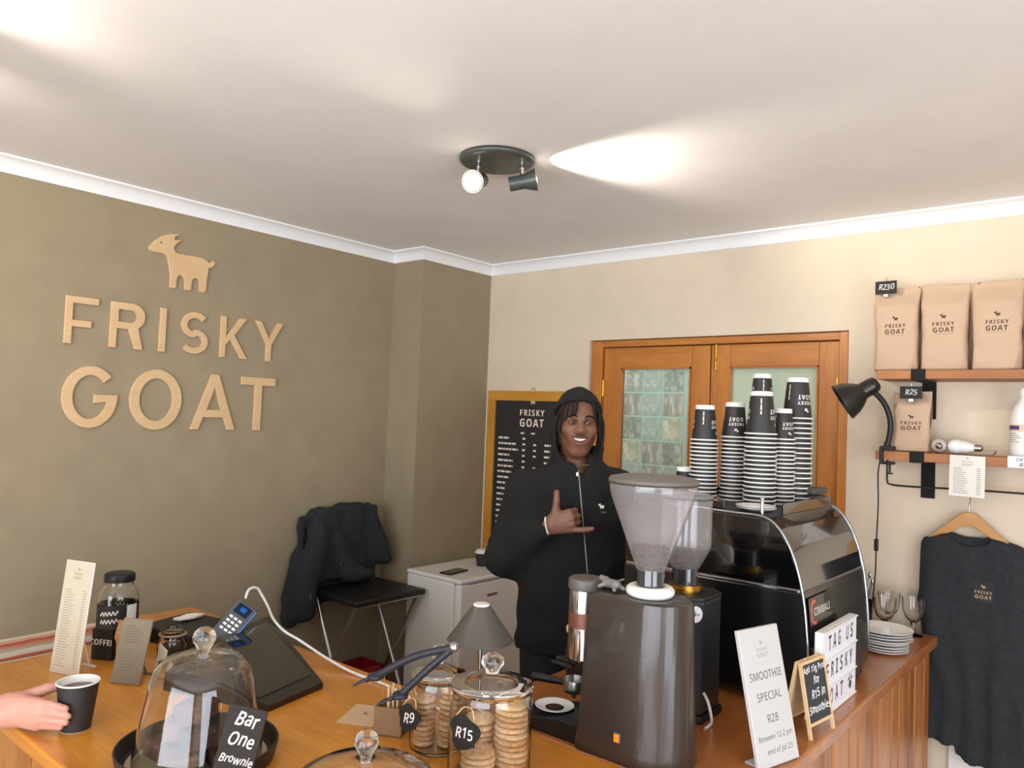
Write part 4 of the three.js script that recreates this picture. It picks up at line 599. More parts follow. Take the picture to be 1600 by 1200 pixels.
// ---------------------------------------------------------------- coffee grinders
function beansGeo(r, h, n, sd) { const list = []; seed = sd; for (let i = 0; i < n; i++) { const a = rr(0, 6.283), q = Math.sqrt(rnd()), y = rr(0, h), R = r(y) * .93 * q; const g = new THREE.SphereGeometry(.0055, 7, 5).scale(1, .6, .75).rotateY(rr(0, 3)).rotateX(rr(-1, 1)).translate(R * Math.cos(a), y, R * Math.sin(a)); list.push(g); } return list; }
const smoke = phys(0xf2eff0, .12, { transmission: .86, thickness: 0 }), beanM = std(0x4a2c1e, .5);
{
  const t = thing('coffee_grinder', 'large dark brown coffee grinder with cone hopper and doser', 'coffee grinder', [2.478, YC, 1.885]);
  const body = phys(0xffffff, .42, { map: grainTex([50, 40, 35], .16, 60, 60, 15, 256, 256), metalness: .1, clearcoat: .7, clearcoatRoughness: .12, bumpMap: bumpTex(90, 8, 256), bumpScale: .0004 });
  const plan = k => { const s = new THREE.Shape(), r = .094 * k, L = -.128 * (k * .9 + .1); s.moveTo(L, -r + .012); s.quadraticCurveTo(L, -r, L + .012, -r); s.lineTo(.035, -r); s.absarc(.035, 0, r, -Math.PI / 2, Math.PI / 2, false); s.lineTo(L + .012, r); s.quadraticCurveTo(L, r, L, r - .012); s.closePath(); return s.getPoints(20); };
  const rings = [[0, 1.03], [.006, 1.045], [.03, 1.04], [.06, 1.0], [.2, .96], [.34, .90], [.372, .885], [.384, .86], [.387, .80]]; const n = plan(1).length, pos = [], idx = [];
  rings.forEach(([y, k]) => plan(k).forEach(p => pos.push(p.x, y, p.y))); for (let j = 0; j + 1 < rings.length; j++) for (let i = 0; i < n; i++) { const a = j * n + i, b = j * n + (i + 1) % n; idx.push(a, a + n, b, b, a + n, b + n); }
  const top = pos.length / 3; pos.push(0, .387, 0); for (let i = 0; i < n; i++) { const a = (rings.length - 1) * n + i, b = (rings.length - 1) * n + (i + 1) % n; idx.push(a, top, b); }
  const g = new THREE.BufferGeometry(); g.setAttribute('position', new THREE.Float32BufferAttribute(pos, 3)); g.setIndex(idx); part('housing', triUV(toCreasedNormals(g, .7), 3), body, t, 'dark brown speckled metal housing');
  part('switch', [box(.02, .026, .006, -.01, .062, .097, .002)], std(0x3a3a3a, .4), t); part('switch_lamp', box(.014, .02, .004, -.01, .062, .1015, .001), new THREE.MeshStandardMaterial({ color: 0xd98a2a, roughness: .3 }), t, 'orange rocker switch');
  part('collar', [new THREE.TorusGeometry(.043, .016, 14, 44).scale(1, 1, .9).rotateX(Math.PI / 2).translate(.01, .401, 0)], std(0xe9e6e0, .6), t, 'white rag wrapped around the hopper neck');
  part('hopper_neck', lathe([[.034, .388], [.034, .455], [.031, .455], [.031, .388]], 40).translate(.01, 0, 0), phys(0x3c3c40, .1, { metalness: .3, clearcoat: 1 }), t, 'dark shiny hopper neck');
  part('hopper', lathe([[.0335, .452], [.036, .456], [.104, .640], [.1065, .655], [.1065, .668]], 56).translate(.01, 0, 0), smoke, t, 'clear cone hopper');
  part('hopper_lid', lathe([[.0005, .690], [.08, .688], [.105, .683], [.1095, .676], [.1095, .667], [.0005, .667]], 56).translate(.01, 0, 0), std(0x6a645e, .45), t, 'grey hopper lid');
  const bn = part('coffee_beans', beansGeo(y => .032 + y * .36, .052, 260, 5).map(q => q.translate(.01, .46, 0)), beanM, t, 'roasted coffee beans'); bn.userData.kind = 'stuff';
  part('doser_can', lathe([[.001, .19], [.040, .19], [.0415, .195], [.0415, .375], [.039, .375], [.039, .195], [.001, .194]], 44).translate(-.178, 0, 0), M.chrome, t, 'polished doser cylinder'); part('doser_band', cyl(.0419, .0419, .04, -.178, .275, 0, 44, true), std(0x7a4a3a, .4, { metalness: .3 }), t, 'brown label band'); part('doser_lid', lathe([[.001, .403], [.04, .403], [.045, .398], [.045, .375], [.042, .372], [.001, .372]], 44).translate(-.178, 0, 0), std(0x5d5954, .45), t, 'grey doser lid');
  part('fork', [bx(-.26, -.12, .165, .178, -.012, .012, .003), rod([-.255, .17, -.03], [-.19, .17, -.03], .005), rod([-.255, .17, .03], [-.19, .17, .03], .005), bx(-.2, -.12, .178, .20, -.03, .03, .004)], M.black, t, 'black portafilter fork');
  part('base_tray', (() => { const s = poly([[-.36, 0], [-.12, 0], [-.12, .05], [-.2, .046], [-.34, .022], [-.36, .014]]); return ext(s, .16, .003).translate(0, 0, -.08); })(), M.black, t, 'black plastic grounds tray');
  for (const [x, z] of [[-.1, .07], [-.1, -.07], [.09, .06], [.09, -.06]]) part('foot', cyl(.012, .012, .004, x, -.0002, z, 14), M.black, t);
  t.position.y += .0003; t.scale.y = .972;
  // toy on the grinder
  const toy = (x, y, z) => { let d = cone(x, y, z, [-.018, .014, 0], [.014, .016, 0], .012, .011); for (const [a, b] of [[[-.02, .012, .008], [-.03, .005, .018]], [[-.02, .012, -.008], [-.03, .005, -.018]], [[.014, .012, .008], [.026, .006, .016]], [[.014, .012, -.008], [.028, .006, -.014]]]) d = smin(d, cone(x, y, z, a, b, .006, .005), .006); d = smin(d, cone(x, y, z, [-.026, .02, 0], [-.038, .024, .004], .009, .007), .006); return d; };
  one('toy_goat', sdfMesh(toy, [-.06, -.006, -.035], [.05, .045, .035], .0028), std(0x84827f, .5, { metalness: .3 }), 'small grey toy animal lying on top of the large grinder', 'toy', [2.393, YC + .378, 1.905], -.3);
}
{
  const t = thing('coffee_grinder', 'smaller black coffee grinder with white sticker beside the coffee machine', 'coffee grinder', [2.415, YC, 1.56], 0);
  const oct = (w, c, h, y) => { const s = poly([[-w, -w + c], [-w + c, -w], [w - c, -w], [w, -w + c], [w, w - c], [w - c, w], [-w + c, w], [-w, w - c]]); return ext(s, h, .004).rotateX(-Math.PI / 2).translate(0, y, 0); };
  const bm = phys(0x1d1f22, .38, { clearcoat: .3 });
  part('housing', [oct(.084, .03, .30, .02)], bm, t); part('base_plate', oct(.092, .03, .02, .0003), M.black, t); part('top_plate', oct(.086, .032, .014, .318), M.black, t);
  part('adjusting_ring', [cyl(.045, .045, .018, 0, .332, 0, 36), cyl(.049, .049, .008, 0, .337, 0, 36)], M.brass, t, 'brass adjusting ring'); part('hopper_neck', cyl(.036, .036, .045, 0, .35, 0, 36), phys(0x2a2a2e, .12, { clearcoat: 1 }), t);
  part('hopper', lathe([[.034, .392], [.04, .398], [.068, .45], [.070, .462], [.070, .592]], 48), smoke, t, 'clear bean hopper'); part('hopper_lid', lathe([[.0005, .604], [.06, .603], [.073, .598], [.073, .588], [.0005, .588]], 48), phys(0x9b9a9c, .2, { transmission: .4 }), t, 'grey hopper lid');
  const bn = part('coffee_beans', beansGeo(y => .034 + y * .5, .05, 200, 17).map(q => q.translate(0, .402, 0)), beanM, t, 'roasted coffee beans'); bn.userData.kind = 'stuff';
  part('sticker', (() => { const g = new THREE.CylinderGeometry(.019, .019, .0012, 30).rotateX(Math.PI / 2).scale(1, 1.15, 1); return g.rotateY(Math.PI / 4).translate(.0694, .288, .0694); })(), std(0xeeeeee, .5), t, 'white oval sticker'); part('sticker_script', tube([[-.010, -.006, 0], [-.004, .009, 0], [-.001, .006, 0], [-.005, -.009, 0], [.002, .002, 0], [.006, -.002, 0], [.011, .001, 0]].map(a => V(...a)), .001, 24, 6).rotateY(Math.PI / 4).translate(.07, .288, .07), M.black, t);
  part('fan_grille', [0, 1, 2, 3, 4, 5].map(i => box(.03, .003, .002, -.02, .22 + i * .012, .0845).rotateZ(0)), M.black, t); part('screw', cyl(.006, .006, .004, 0, 0, 0, 16).rotateX(Math.PI / 2).translate(.03, .15, .0845), M.steel, t); part('screw', cyl(.006, .006, .004, 0, 0, 0, 16).rotateX(Math.PI / 2).translate(.03, .045, .0845), M.steel, t);
  one('grinder_cable', tube([[2.505, 1.0, 1.61], [2.525, .985, 1.625], [2.535, .95, 1.625], [2.528, .928, 1.61], [2.53, .9245, 1.65]], .004, 40, 8), M.white, 'short grey cable at the foot of the smaller grinder', 'cable');
}

// ---------------------------------------------------------------- espresso machine
const MY = 1.452;
{
  const t = thing('espresso_machine', 'glossy black espresso machine with chrome corner strips carrying paper cup stacks', 'coffee machine', [0, 0, 0]);
  const z0 = .76, z1 = 1.352;
  const back = [[2.69, YC + .03], [2.692, 1.0], [2.690, 1.08], [2.684, 1.16], [2.674, 1.24], [2.658, 1.31], [2.634, 1.375], [2.602, 1.425], [2.565, MY]];
  const upper = [[2.09, 1.262], ...back.filter(p => p[1] > 1.26), [2.15, MY + .012], [2.09, MY - .02]]; upper.splice(1, 0, [2.6685, 1.262]);
  const lower = [[2.09, YC + .03], ...back.filter(p => p[1] < 1.25), [2.6705, 1.254], [2.09, 1.254]];
  part('upper_shell', triUV(ext(poly(upper), z1 - z0, .004).translate(0, 0, z0)), M.blackGloss, t, 'glossy black upper shell'); part('lower_shell', triUV(ext(poly(lower), z1 - z0, .004).translate(0, 0, z0)), phys(0x060606, .3, { clearcoat: .6, clearcoatRoughness: .15 }), t, 'black lower shell');
  part('seam', [bx(2.095, 2.664, 1.2535, 1.2625, z0 + .006, z1 - .004)], M.steel, t); part('seam_strip', bx(2.2, 2.66, 1.2545, 1.2605, z1 - .001, z1 + .003, .001), M.chrome, t, 'thin chrome seam strip');
  for (const z of [z0 + .004, z1 - .002]) part('corner_strip', tube([[2.688, 1.0, z], ...back.slice(2).map(p => [p[0] - .001, p[1], z]), [2.45, MY + .006, z], [2.25, MY + .012, z]], .0048, 80, 10), std(0x9aa0a8, .2, { metalness: 1 }), t, 'chrome corner strip');
  part('cup_tray', [bx(2.105, 2.56, MY - .02, MY + .008, z0 + .02, z1 - .03, .004)], M.black, t); part('cup_rail', [bx(2.1, 2.107, MY, MY + .034, z0 + .02, z1 - .03, .002), bx(2.558, 2.565, MY, MY + .034, z0 + .02, z1 - .13, .002), bx(2.107, 2.56, MY, MY + .034, z0 + .016, z0 + .023, .002), bx(2.107, 2.42, MY, MY + .034, z1 - .034, z1 - .027, .002)], M.blackGloss, t, 'glossy black cup rail'); part('rail_post', [rod([2.535, MY - .03, z1 - .035], [2.535, MY + .05, z1 - .035], .005), ball(.0065, 2.535, MY + .052, z1 - .035)], M.chrome, t);
  part('rear_box', bx(2.6, 2.704, YC + .012, 1.105, .87, 1.335, .006), phys(0x15130f, .4, { clearcoat: .4 }), t, 'black rear drain housing');
  for (const [x, z] of [[2.2, z0 + .05], [2.62, z0 + .05], [2.2, z1 - .05], [2.62, z1 - .05]]) part('foot', cyl(.022, .022, .032, x, YC, z, 20), M.black, t);
  // barista side: groups, steam wands, drip tray
  part('drip_tray', [bx(1.995, 2.1, YC + .02, YC + .07, z0 + .03, z1 - .03, .004)], M.steel, t); for (const z of [.92, 1.19]) part('group_head', [cyl(.035, .035, .06, 2.05, 1.14, z, 28), cyl(.04, .04, .02, 2.05, 1.125, z, 28), bx(2.05, 2.1, 1.17, 1.21, z - .03, z + .03, .004)], M.chrome, t); part('steam_wand', tube([[2.10, 1.2, 1.30], [2.03, 1.17, 1.305], [2.01, 1.1, 1.31], [2.005, 1.0, 1.315]], .005, 30), M.chrome, t);
  // maker logo on the rear: red bracket and pale lettering
  const logo = canvasTex(512, 256, (x, W, H) => { x.fillStyle = '#080808'; x.fillRect(0, 0, W, H); x.strokeStyle = '#e0432f'; x.lineWidth = 26; x.lineCap = 'butt'; x.beginPath(); x.moveTo(150, 40); x.lineTo(90, 40); x.quadraticCurveTo(50, 60, 50, 128); x.quadraticCurveTo(50, 200, 95, 218); x.lineTo(150, 218); x.stroke(); x.fillStyle = '#cfcac4'; x.font = 'bold 92px sans-serif'; x.textAlign = 'left'; x.fillText('CIMBALI', 100, 160, 380); });
  part('logo', new THREE.PlaneGeometry(.19, .085).rotateY(Math.PI / 2).rotateZ(.10).translate(2.6845, 1.195, 1.235), phys(0xffffff, .3, { map: logo, clearcoat: .5 }), t, 'red bracket logo with pale lettering');
  // folded cloths at the far end
  const cl = (label, y, k) => one('folded_cloth', (() => { const g = new RoundedBoxGeometry(.2, .022, .11, 6, .01), p = g.attributes.position; for (let i = 0; i < p.count; i++) p.setY(i, p.getY(i) + .006 * fbm(p.getX(i) * 18 + k, 1, p.getZ(i) * 18, 2)); g.computeVertexNormals(); return triUV(g, 1); })(), std(0x55514c, .95), label, 'cloth', [2.455, y, .835], .12 * k);
  cl('grey folded cloth lying under another on the coffee machine', MY + .026, 1); cl('grey folded cloth topmost on the coffee machine end', MY + .053, -1);
}
// ---------------------------------------------------------------- inverted paper cups stacked on the machine
const cupPrint = canvasTex(1024, 440, (x, W, H) => { x.fillStyle = '#2a2827'; x.fillRect(0, 0, W, H); for (const c of [.25, .75]) { x.save(); x.translate(W * c, H * .52); x.rotate(Math.PI); drawLogo(x, 0, 10, 230, '#e9e4dc'); x.restore(); } for (const c of [0.02, .5]) { x.save(); x.translate(W * c + 10, H * .5); x.rotate(Math.PI / 2); printLines(x, -190, 190, 0, 1, 10, 20, '#cfcac2', false); printLines(x, -190, 190, 36, 1, 10, 12, '#bdb8b0', false); x.restore(); } });
const cupPrintM = std(0xffffff, .5, { map: cupPrint });
function makeStackCup(rRim, rBase, h, printed) { // inverted: rim down
  const g = new THREE.Group();
  const wall = new THREE.CylinderGeometry(rBase, rRim - .002, h - .016, 36, 1, true).translate(0, (h - .016) / 2 + .001, 0);
  const p = (n, geo, m) => { const q = shade(new THREE.Mesh(geo, m)); q.name = n; g.add(q); };
  p('wall', wall, printed ? cupPrintM : cupBlack); p('rim', new THREE.TorusGeometry(rRim, .0027, 8, 40).rotateX(Math.PI / 2).translate(0, .0027, 0), cupWhite);
  p('base', lathe([[rBase, h - .0152], [rBase * .985, h], [rBase * .95, h], [rBase * .95, h - .008], [.0005, h - .008]], 32), cupWhite);
  return g;
}
{
  const kinds = { big: [.0505, .036, .142], mid: [.046, .033, .122], small: [.042, .031, .105] };
  const proto = {}; for (const k in kinds) proto[k] = { plain: makeStackCup(...kinds[k], false), print: makeStackCup(...kinds[k], true) };
  const stackOf = (k, x, z, n, pitch, turn, what, y0 = MY + .0085) => { for (let i = 0; i < n; i++) { const top = i === n - 1, c = proto[k][top ? 'print' : 'plain'].clone(); c.name = numbered('paper_cup'); c.position.set(x + rr(-.0003, .0003), y0 + i * pitch, z + rr(-.0003, .0003)); c.rotation.y = turn; scene.add(c); tag(c, ord(i, n) + ' inverted cup of the ' + what, 'cup', 'cups of the ' + what); } };
  stackOf('mid', 2.232, 1.085, 16, .0135, .2, 'stack beside the single small cup');
  stackOf('mid', 2.306, 1.005, 17, .0135, -1.0, 'printed stack between two taller stacks');
  stackOf('big', 2.428, 1.075, 17, .0145, .25, 'tallest wide stack on the machine');
  stackOf('small', 2.462, .975, 17, .0135, -.5, 'narrow stack behind the tallest wide one');
  stackOf('big', 2.475, .875, 18, .0170, -.5, 'tall stack by the folded cloths');
  stackOf('small', 2.366, .918, 26, .0135, .4, 'tall narrow stack rising behind the wide one');
  { const c = proto.small.plain.clone(); c.name = numbered('paper_cup'); c.position.set(2.152, MY + .0085, 1.06); scene.add(c); tag(c, 'single small inverted cup beside the cup stacks', 'cup'); }
  const sc = lathe([[.001, .0], [.03, 0], [.034, .003], [.058, .010], [.06, .012], [.058, .0125], [.033, .0055], [.001, .004]], 44);
  one('saucer', sc, M.whiteGloss, 'white saucer lowest of the pair on the machine edge', 'saucer', [2.495, MY + .0085, 1.262]); one('saucer', sc, M.whiteGloss, 'white saucer topmost of the pair on the machine edge', 'saucer', [2.493, MY + .0145, 1.264]);
}
// ---------------------------------------------------------------- signs on the gloss-toned worktop
{
  const s1 = canvasTex(512, 1100, (x, W, H) => { x.fillStyle = '#c6c4c1'; x.fillRect(0, 0, W, H); drawLogo(x, W * .5, 200, 150, '#9c9a97'); x.fillStyle = '#4a4a4c'; x.textAlign = 'center'; x.font = '90px sans-serif'; x.fillText('SMOOTHIE', W / 2, 420, 430); x.fillText('SPECIAL', W / 2, 590, 340); x.fillText('R28', W / 2, 770, 150); x.font = '60px sans-serif'; x.fillText('Between 12-2 pm', W / 2, 900, 450); x.fillText('end of Jul 23', W * .56, 1010, 400); });
  leaning('sign_board', 'white upright sign board reading smoothie special R28', 'sign', [2.752, 1.712], 75.3 * D, 13.5 * D, .152, .312, .012, std(0xc6c4c1, .5), std(0xffffff, .6, { map: s1 }), YC, true);
  const c = thing('chalk_board', 'small folding chalkboard in a pale wooden frame between the signs', 'sign', [2.763, YC, 1.4455], 82.4 * D);
  const w = .134, h = .19, a = 10.5 * D, f = .008, hb = .03;
  const ck = canvasTex(400, 560, (x, W, H) => { x.fillStyle = '#35393c'; x.fillRect(0, 0, W, H); handC(x, 'Add 15g Prot', W * .5, 90, 76, '#eef0f0', -.05); handC(x, 'for', W * .55, 210, 96, '#eef0f0'); handC(x, 'R15 in', W * .55, 345, 104, '#eef0f0'); handC(x, 'Smoothies', W * .52, 480, 92, '#eef0f0'); });
  const fr = (sgn, lean) => { const gs = [bx(-w / 2, -w / 2 + f, 0, h, -.004, .004), bx(w / 2 - f, w / 2, 0, h, -.004, .004), bx(-w / 2 + f, w / 2 - f, h - f, h, -.004, .004), bx(-w / 2 + f, w / 2 - f, hb, hb + f, -.004, .004)]; return gs.map(g => { g.rotateX(lean); return g; }); };
  part('front_frame', fr(1, -a), M.plywood, c, 'pale wooden frame'); part('slate', bx(-w / 2 + f, w / 2 - f, hb + f, h - f, -.0025, .0015).rotateX(-a), std(0x35393c, .8), c); part('writing', sheet(w - 2 * f, h - 2 * f - hb, .0006).translate(0, (h + hb) / 2, .002).rotateX(-a), std(0xffffff, .85, { map: ck }), c, 'white chalk lettering');
  part('back_frame', [...fr(1, a), bx(-w / 2 + f, w / 2 - f, hb + f, h - f, -.002, .002).rotateX(a)].map(g => g.translate(0, 0, -2 * h * Math.sin(a) - .008)), M.plywood, c); part('hinge_cord', [tube([[-.03, h * Math.cos(a), -h * Math.sin(a)], [-.03, h * Math.cos(a) + .004, -h * Math.sin(a) - .004], [-.03, h * Math.cos(a), -h * Math.sin(a) - .01]], .0015, 10, 6), tube([[.03, h * Math.cos(a), -h * Math.sin(a)], [.03, h * Math.cos(a) + .004, -h * Math.sin(a) - .004], [.03, h * Math.cos(a), -h * Math.sin(a) - .01]], .0015, 10, 6)], M.plywood, c);
  // cinema style light box
  const l = thing('letter_box_sign', 'white light box with black letters reading tag us frisky goat', 'sign', [2.728, YC, 1.195], 90 * D);
  const W = .314, H = .236, dp = .022; part('box_body', [box(W, H, dp, 0, H / 2 + .0003, -dp / 2, .004)], M.white, l);
  const face = canvasTex(1024, 780, (x, w_, h_) => { x.fillStyle = '#eef0fa'; x.fillRect(0, 0, w_, h_); x.fillStyle = '#2a2a38'; x.textAlign = 'center'; const row = (s, y, xs) => { x.font = 'bold 200px sans-serif'; [...s].forEach((c, i) => { if (c !== ' ') x.fillText(c, xs[i], y, 92); }); };
    row('TAG US', 190, [200, 340, 480, 600, 730, 870]); row('FRISKY', 450, [140, 285, 420, 560, 710, 860]); row('GOAT', 705, [130, 280, 430, 580]); x.beginPath(); x.ellipse(850, 660, 46, 40, 0, 0, 7); x.fill(); x.fillRect(820, 540, 16, 80); x.fillRect(862, 560, 14, 70); for (const [a, b] of [[800, 600], [900, 600]]) { x.beginPath(); x.arc(a, b, 18, 0, 7); x.fill(); } });
  part('letter_face', sheet(W - .006, H - .006, .001).translate(0, H / 2, .0008), new THREE.MeshStandardMaterial({ color: 0xffffff, map: face, roughness: .35 }), l, 'white panel with black slide-in letters'); for (const y of [.0035, H / 3, 2 * H / 3, H - .0035]) part('letter_rail', box(W + .002, .006, .007, 0, y, .002, .002), M.whiteGloss, l, 'clear letter rail');
  // plates
  const pl = (r, k) => lathe([[.001, 0], [r * .55, 0], [r * .58, .003], [r * .9, .008], [r, .014], [r * .985, .0155], [r * .88, .0105], [r * .55, .006], [r * .5, .0045], [.001, .0045]], 56); const big = pl(.098), sm = pl(.084);
  for (let i = 0; i < 8; i++) one('plate', i < 4 ? sm : big, M.whiteGloss, ord(i, 8) + (i < 4 ? ' small' : ' large') + ' white plate of the stack by the lamp cord', 'plate', [2.672 + rr(-.003, .003), YC + .0005 + i * .0098 + (i >= 4 ? .002 : 0), .50 + rr(-.003, .003)], 0, 'plates in the stack');
  // glasses
  const glass = (x, z, label, k) => { const g = thing('dessert_glass', label, 'glass', [x, YC, z]); part('bowl', lathe([[.001, .052], [.012, .05], [.03, .07], [.04, .10], [.043, .145], [.0415, .145], [.038, .1], [.028, .073], [.01, .056], [.001, .056]], 36), M.glassSolid, g); part('foot', lathe([[.001, 0], [.034, 0], [.035, .003], [.008, .01], [.006, .03], [.012, .05], [.001, .0515]], 36), M.glassSolid, g); };
  glass(2.60, .13, 'footed dessert glass beside the plates near the wall'); glass(2.70, .17, 'footed dessert glass at the outer edge of the worktop'); glass(2.61, .235, 'footed dessert glass tucked behind the plate stack');
  const ct = thing('cutlery_cup', 'dark cup of black cutlery behind the coffee machine', 'cutlery cup', [2.5, YC, .14]); part('cup_wall', lathe([[.001, 0], [.036, 0], [.042, .1], [.040, .1], [.034, .004], [.001, .004]], 30), M.black, ct); for (let i = 0; i < 6; i++) part('handle', [rod([0, .01, 0], [.034 * Math.cos(i * 1.05), .165 + .01 * (i % 3), .034 * Math.sin(i * 1.05)], .0028, .004, 8), ball(.008, .037 * Math.cos(i * 1.05), .178 + .01 * (i % 3), .037 * Math.sin(i * 1.05), .8, 1.8, .5, 10)], M.steel, ct, 'steel cutlery handle');
}
// ---------------------------------------------------------------- barista tools left of the grinder
{
  const k = thing('knock_box', 'round black knock box with steel bar beside the grinder', 'knock box', [2.12, YC, 1.56]); part('tub', lathe([[.001, 0], [.075, 0], [.082, .01], [.088, .085], [.091, .09], [.089, .093], [.084, .09], [.078, .012], [.001, .005]], 48), std(0x1e1a17, .5), k); part('bar', rod([-.084, .075, 0], [.084, .075, 0], .009), M.black, k);
  const t = thing('tamper', 'coffee tamper with pale wooden handle lying on the knock box', 'tamper', [2.10, YC + .115, 1.60]); const q = g => g.rotateZ(1.15).rotateY(-.5); part('handle', q(lathe([[.001, .02], [.009, .02], [.011, .04], [.016, .065], [.017, .08], [.012, .092], [.001, .096]], 28)), M.plywood, t, 'pale wooden handle'); part('piston', q(lathe([[.001, -.012], [.028, -.012], [.029, -.01], [.029, .004], [.012, .01], [.009, .021], [.001, .021]], 32)), M.chrome, t, 'polished steel piston');
  const pf = thing('portafilter', 'steel portafilter with black handle in front of the doser', 'portafilter', [2.21, YC + .053, 1.79]); part('basket', [lathe([[.024, 0], [.03, .002], [.034, .012], [.034, .035], [.031, .035], [.031, .014], [.022, .004], [.024, 0]], 36), cyl(.02, .02, .003, 0, .002, 0, 24)], M.steel, pf); part('handle', [rod([-.03, .022, .01], [-.1, .03, .05], .009, .012), ball(.0125, -.1, .03, .05)], M.black, pf); part('spout', [cyl(.007, .009, .018, 0, -.016, 0, 16)], M.steel, pf);
  const sa = thing('tamping_dish', 'white dish with spilled grounds beneath the doser', 'dish', [2.225, YC + .041, 1.90]); part('dish', lathe([[.001, 0], [.03, 0], [.05, .008], [.052, .011], [.049, .0105], [.029, .004], [.001, .003]], 40), M.whiteGloss, sa); part('grounds', lathe([[.001, .009], [.012, .007], [.026, .0035], [.001, .003]], 24), std(0x3a241a, .9), sa);
  const mj = thing('milk_jug', 'steel milk jug standing behind the knock box', 'jug', [2.2, YC, 1.435], 2.4); part('jug_wall', lathe([[.001, 0], [.042, 0], [.045, .005], [.043, .05], [.036, .085], [.036, .1], [.0345, .1], [.0345, .085], [.0415, .05], [.0435, .006], [.001, .003]], 40), M.steel, mj); part('handle', tube([[.036, .09, 0], [.065, .085, 0], [.07, .05, 0], [.044, .025, 0]], .005, 30), M.steel, mj);
  one('folded_rag', (() => { const g = new RoundedBoxGeometry(.13, .03, .1, 6, .012), p = g.attributes.position; for (let i = 0; i < p.count; i++) p.setY(i, p.getY(i) + .01 * fbm(p.getX(i) * 16, 4, p.getZ(i) * 16, 2)); g.computeVertexNormals(); return triUV(g, 1); })(), std(0x6d6459, .95), 'beige grey folded rag at the inner edge of the worktop', 'cloth', [2.062, YC + .0185, 1.40], .0);
}

// ---------------------------------------------------------------- black long tee on a wooden hanger
{
  const zc = .056, cloth = std(0xffffff, .95, { map: grainTex([40, 44, 47], .25, 40, 40, 61, 256, 256) });
  const rbox = (x, y, z, c, h, r) => { const a = Math.max(0, Math.abs(x - c[0]) - h[0]), b = Math.max(0, Math.abs(y - c[1]) - h[1]), d = Math.max(0, Math.abs(z - c[2]) - h[2]); return Math.hypot(a, b, d) - r; };
  const shirt = (x, y, z) => {
    const Y = y, X = x - 2.878, top = 1.345 - Math.abs(X) * .30; // sloping shoulders
    let d = rbox(x, y, z, [2.885, .90, zc], [.135, .44, .010], .03);
    d = Math.max(d, Y - top); d = smin(d, cone(x, y, (z - zc) * 1.5 + zc, [2.735, 1.262, zc], [2.735, 1.05, zc], .036, .048), .03); d = smin(d, cone(x, y, (z - zc) * 1.3 + zc, [2.735, 1.05, zc], [2.782, .52, zc], .048, .036), .02);
    d = smin(d, cone(x, y, (z - zc) * 1.5 + zc, [3.02, 1.262, zc], [3.03, 1.05, zc], .036, .05), .03); d = smin(d, cone(x, y, (z - zc) * 1.3 + zc, [3.03, 1.05, zc], [3.04, .5, zc], .05, .045), .02);
    d = Math.max(d, .505 - Y - (x > 2.83 ? .028 + (x - 2.83) * .25 : 0)); d = Math.max(d, Y - top);
    d = Math.max(d, .004 - (Math.hypot((x - 2.868) / .078, (Y - 1.352) / (z > zc ? .062 : .036)) - 1) * .05);
    const f = Math.sin((x - 2.7) * 60 + n3(y * 3, x * 4, 1) * 3) * .006 * clamp((1.25 - y) / .5, 0, 1) + fbm(x * 14, y * 7, z * 14, 3) * .012;
    return d * .8 + f * .8;
  };
  const s = one('hanging_shirt', sdfMesh(shirt, [2.65, .42, .004], [3.12, 1.38, .13], .0085), cloth, 'long black printed shirt hanging below the wall shelves', 'shirt');
  const find = (x, y) => { for (let z = .14; z > .0; z -= .001) if (shirt(x, y, z) < 0) return z; return .09; };
  const pale = std(0xb9a184, .8), ez = find(2.925, 1.13) + .0015;
  part('chest_print', (() => { const g = sheet(.075, .085, .0008); return g.rotateX(-.02).translate(2.925, 1.117, ez + .004); })(), std(0xffffff, .9, { map: canvasTex(256, 290, (x, W, H) => { x.fillStyle = '#2a2e31'; x.fillRect(0, 0, W, H); drawLogo(x, W / 2, H * .62, 200, '#b9a184'); }) }), s, 'small cream goat logo print');
  part('neck_label', box(.018, .012, .001, 2.866, 1.305, zc - .012, 0), M.white, s, 'white size label');
  const hg = thing('coat_hanger', 'pale wooden hanger holding the long black shirt', 'hanger', [2.868, 1.345, zc]);
  const sh = new THREE.Shape(); sh.moveTo(-.16, -.062); sh.quadraticCurveTo(-.1, -.005, -.03, .058); sh.quadraticCurveTo(0, .078, .03, .058); sh.quadraticCurveTo(.1, -.005, .16, -.062); sh.lineTo(.15, -.072); sh.quadraticCurveTo(.08, -.03, .026, .008); sh.quadraticCurveTo(0, .022, -.026, .008); sh.quadraticCurveTo(-.08, -.03, -.15, -.072); sh.closePath();
  part('hanger_body', triUV(ext(sh, .014, .003)).translate(0, 0, -.007), std(0xffffff, .5, { map: woodTex([214, 160, 98], [184, 126, 66], 63, 256, 256, 8) }), hg, 'pale wooden shoulders'); part('hook', tube([[0, .066, 0], [0, .10, 0], [.004, .118, .004], [.006, .135, .010], [.002, .155, .018], [-.004, .163, .024], [-.004, .152, .032]], .002, 30, 8), M.steel, hg, 'steel wire hook');
}
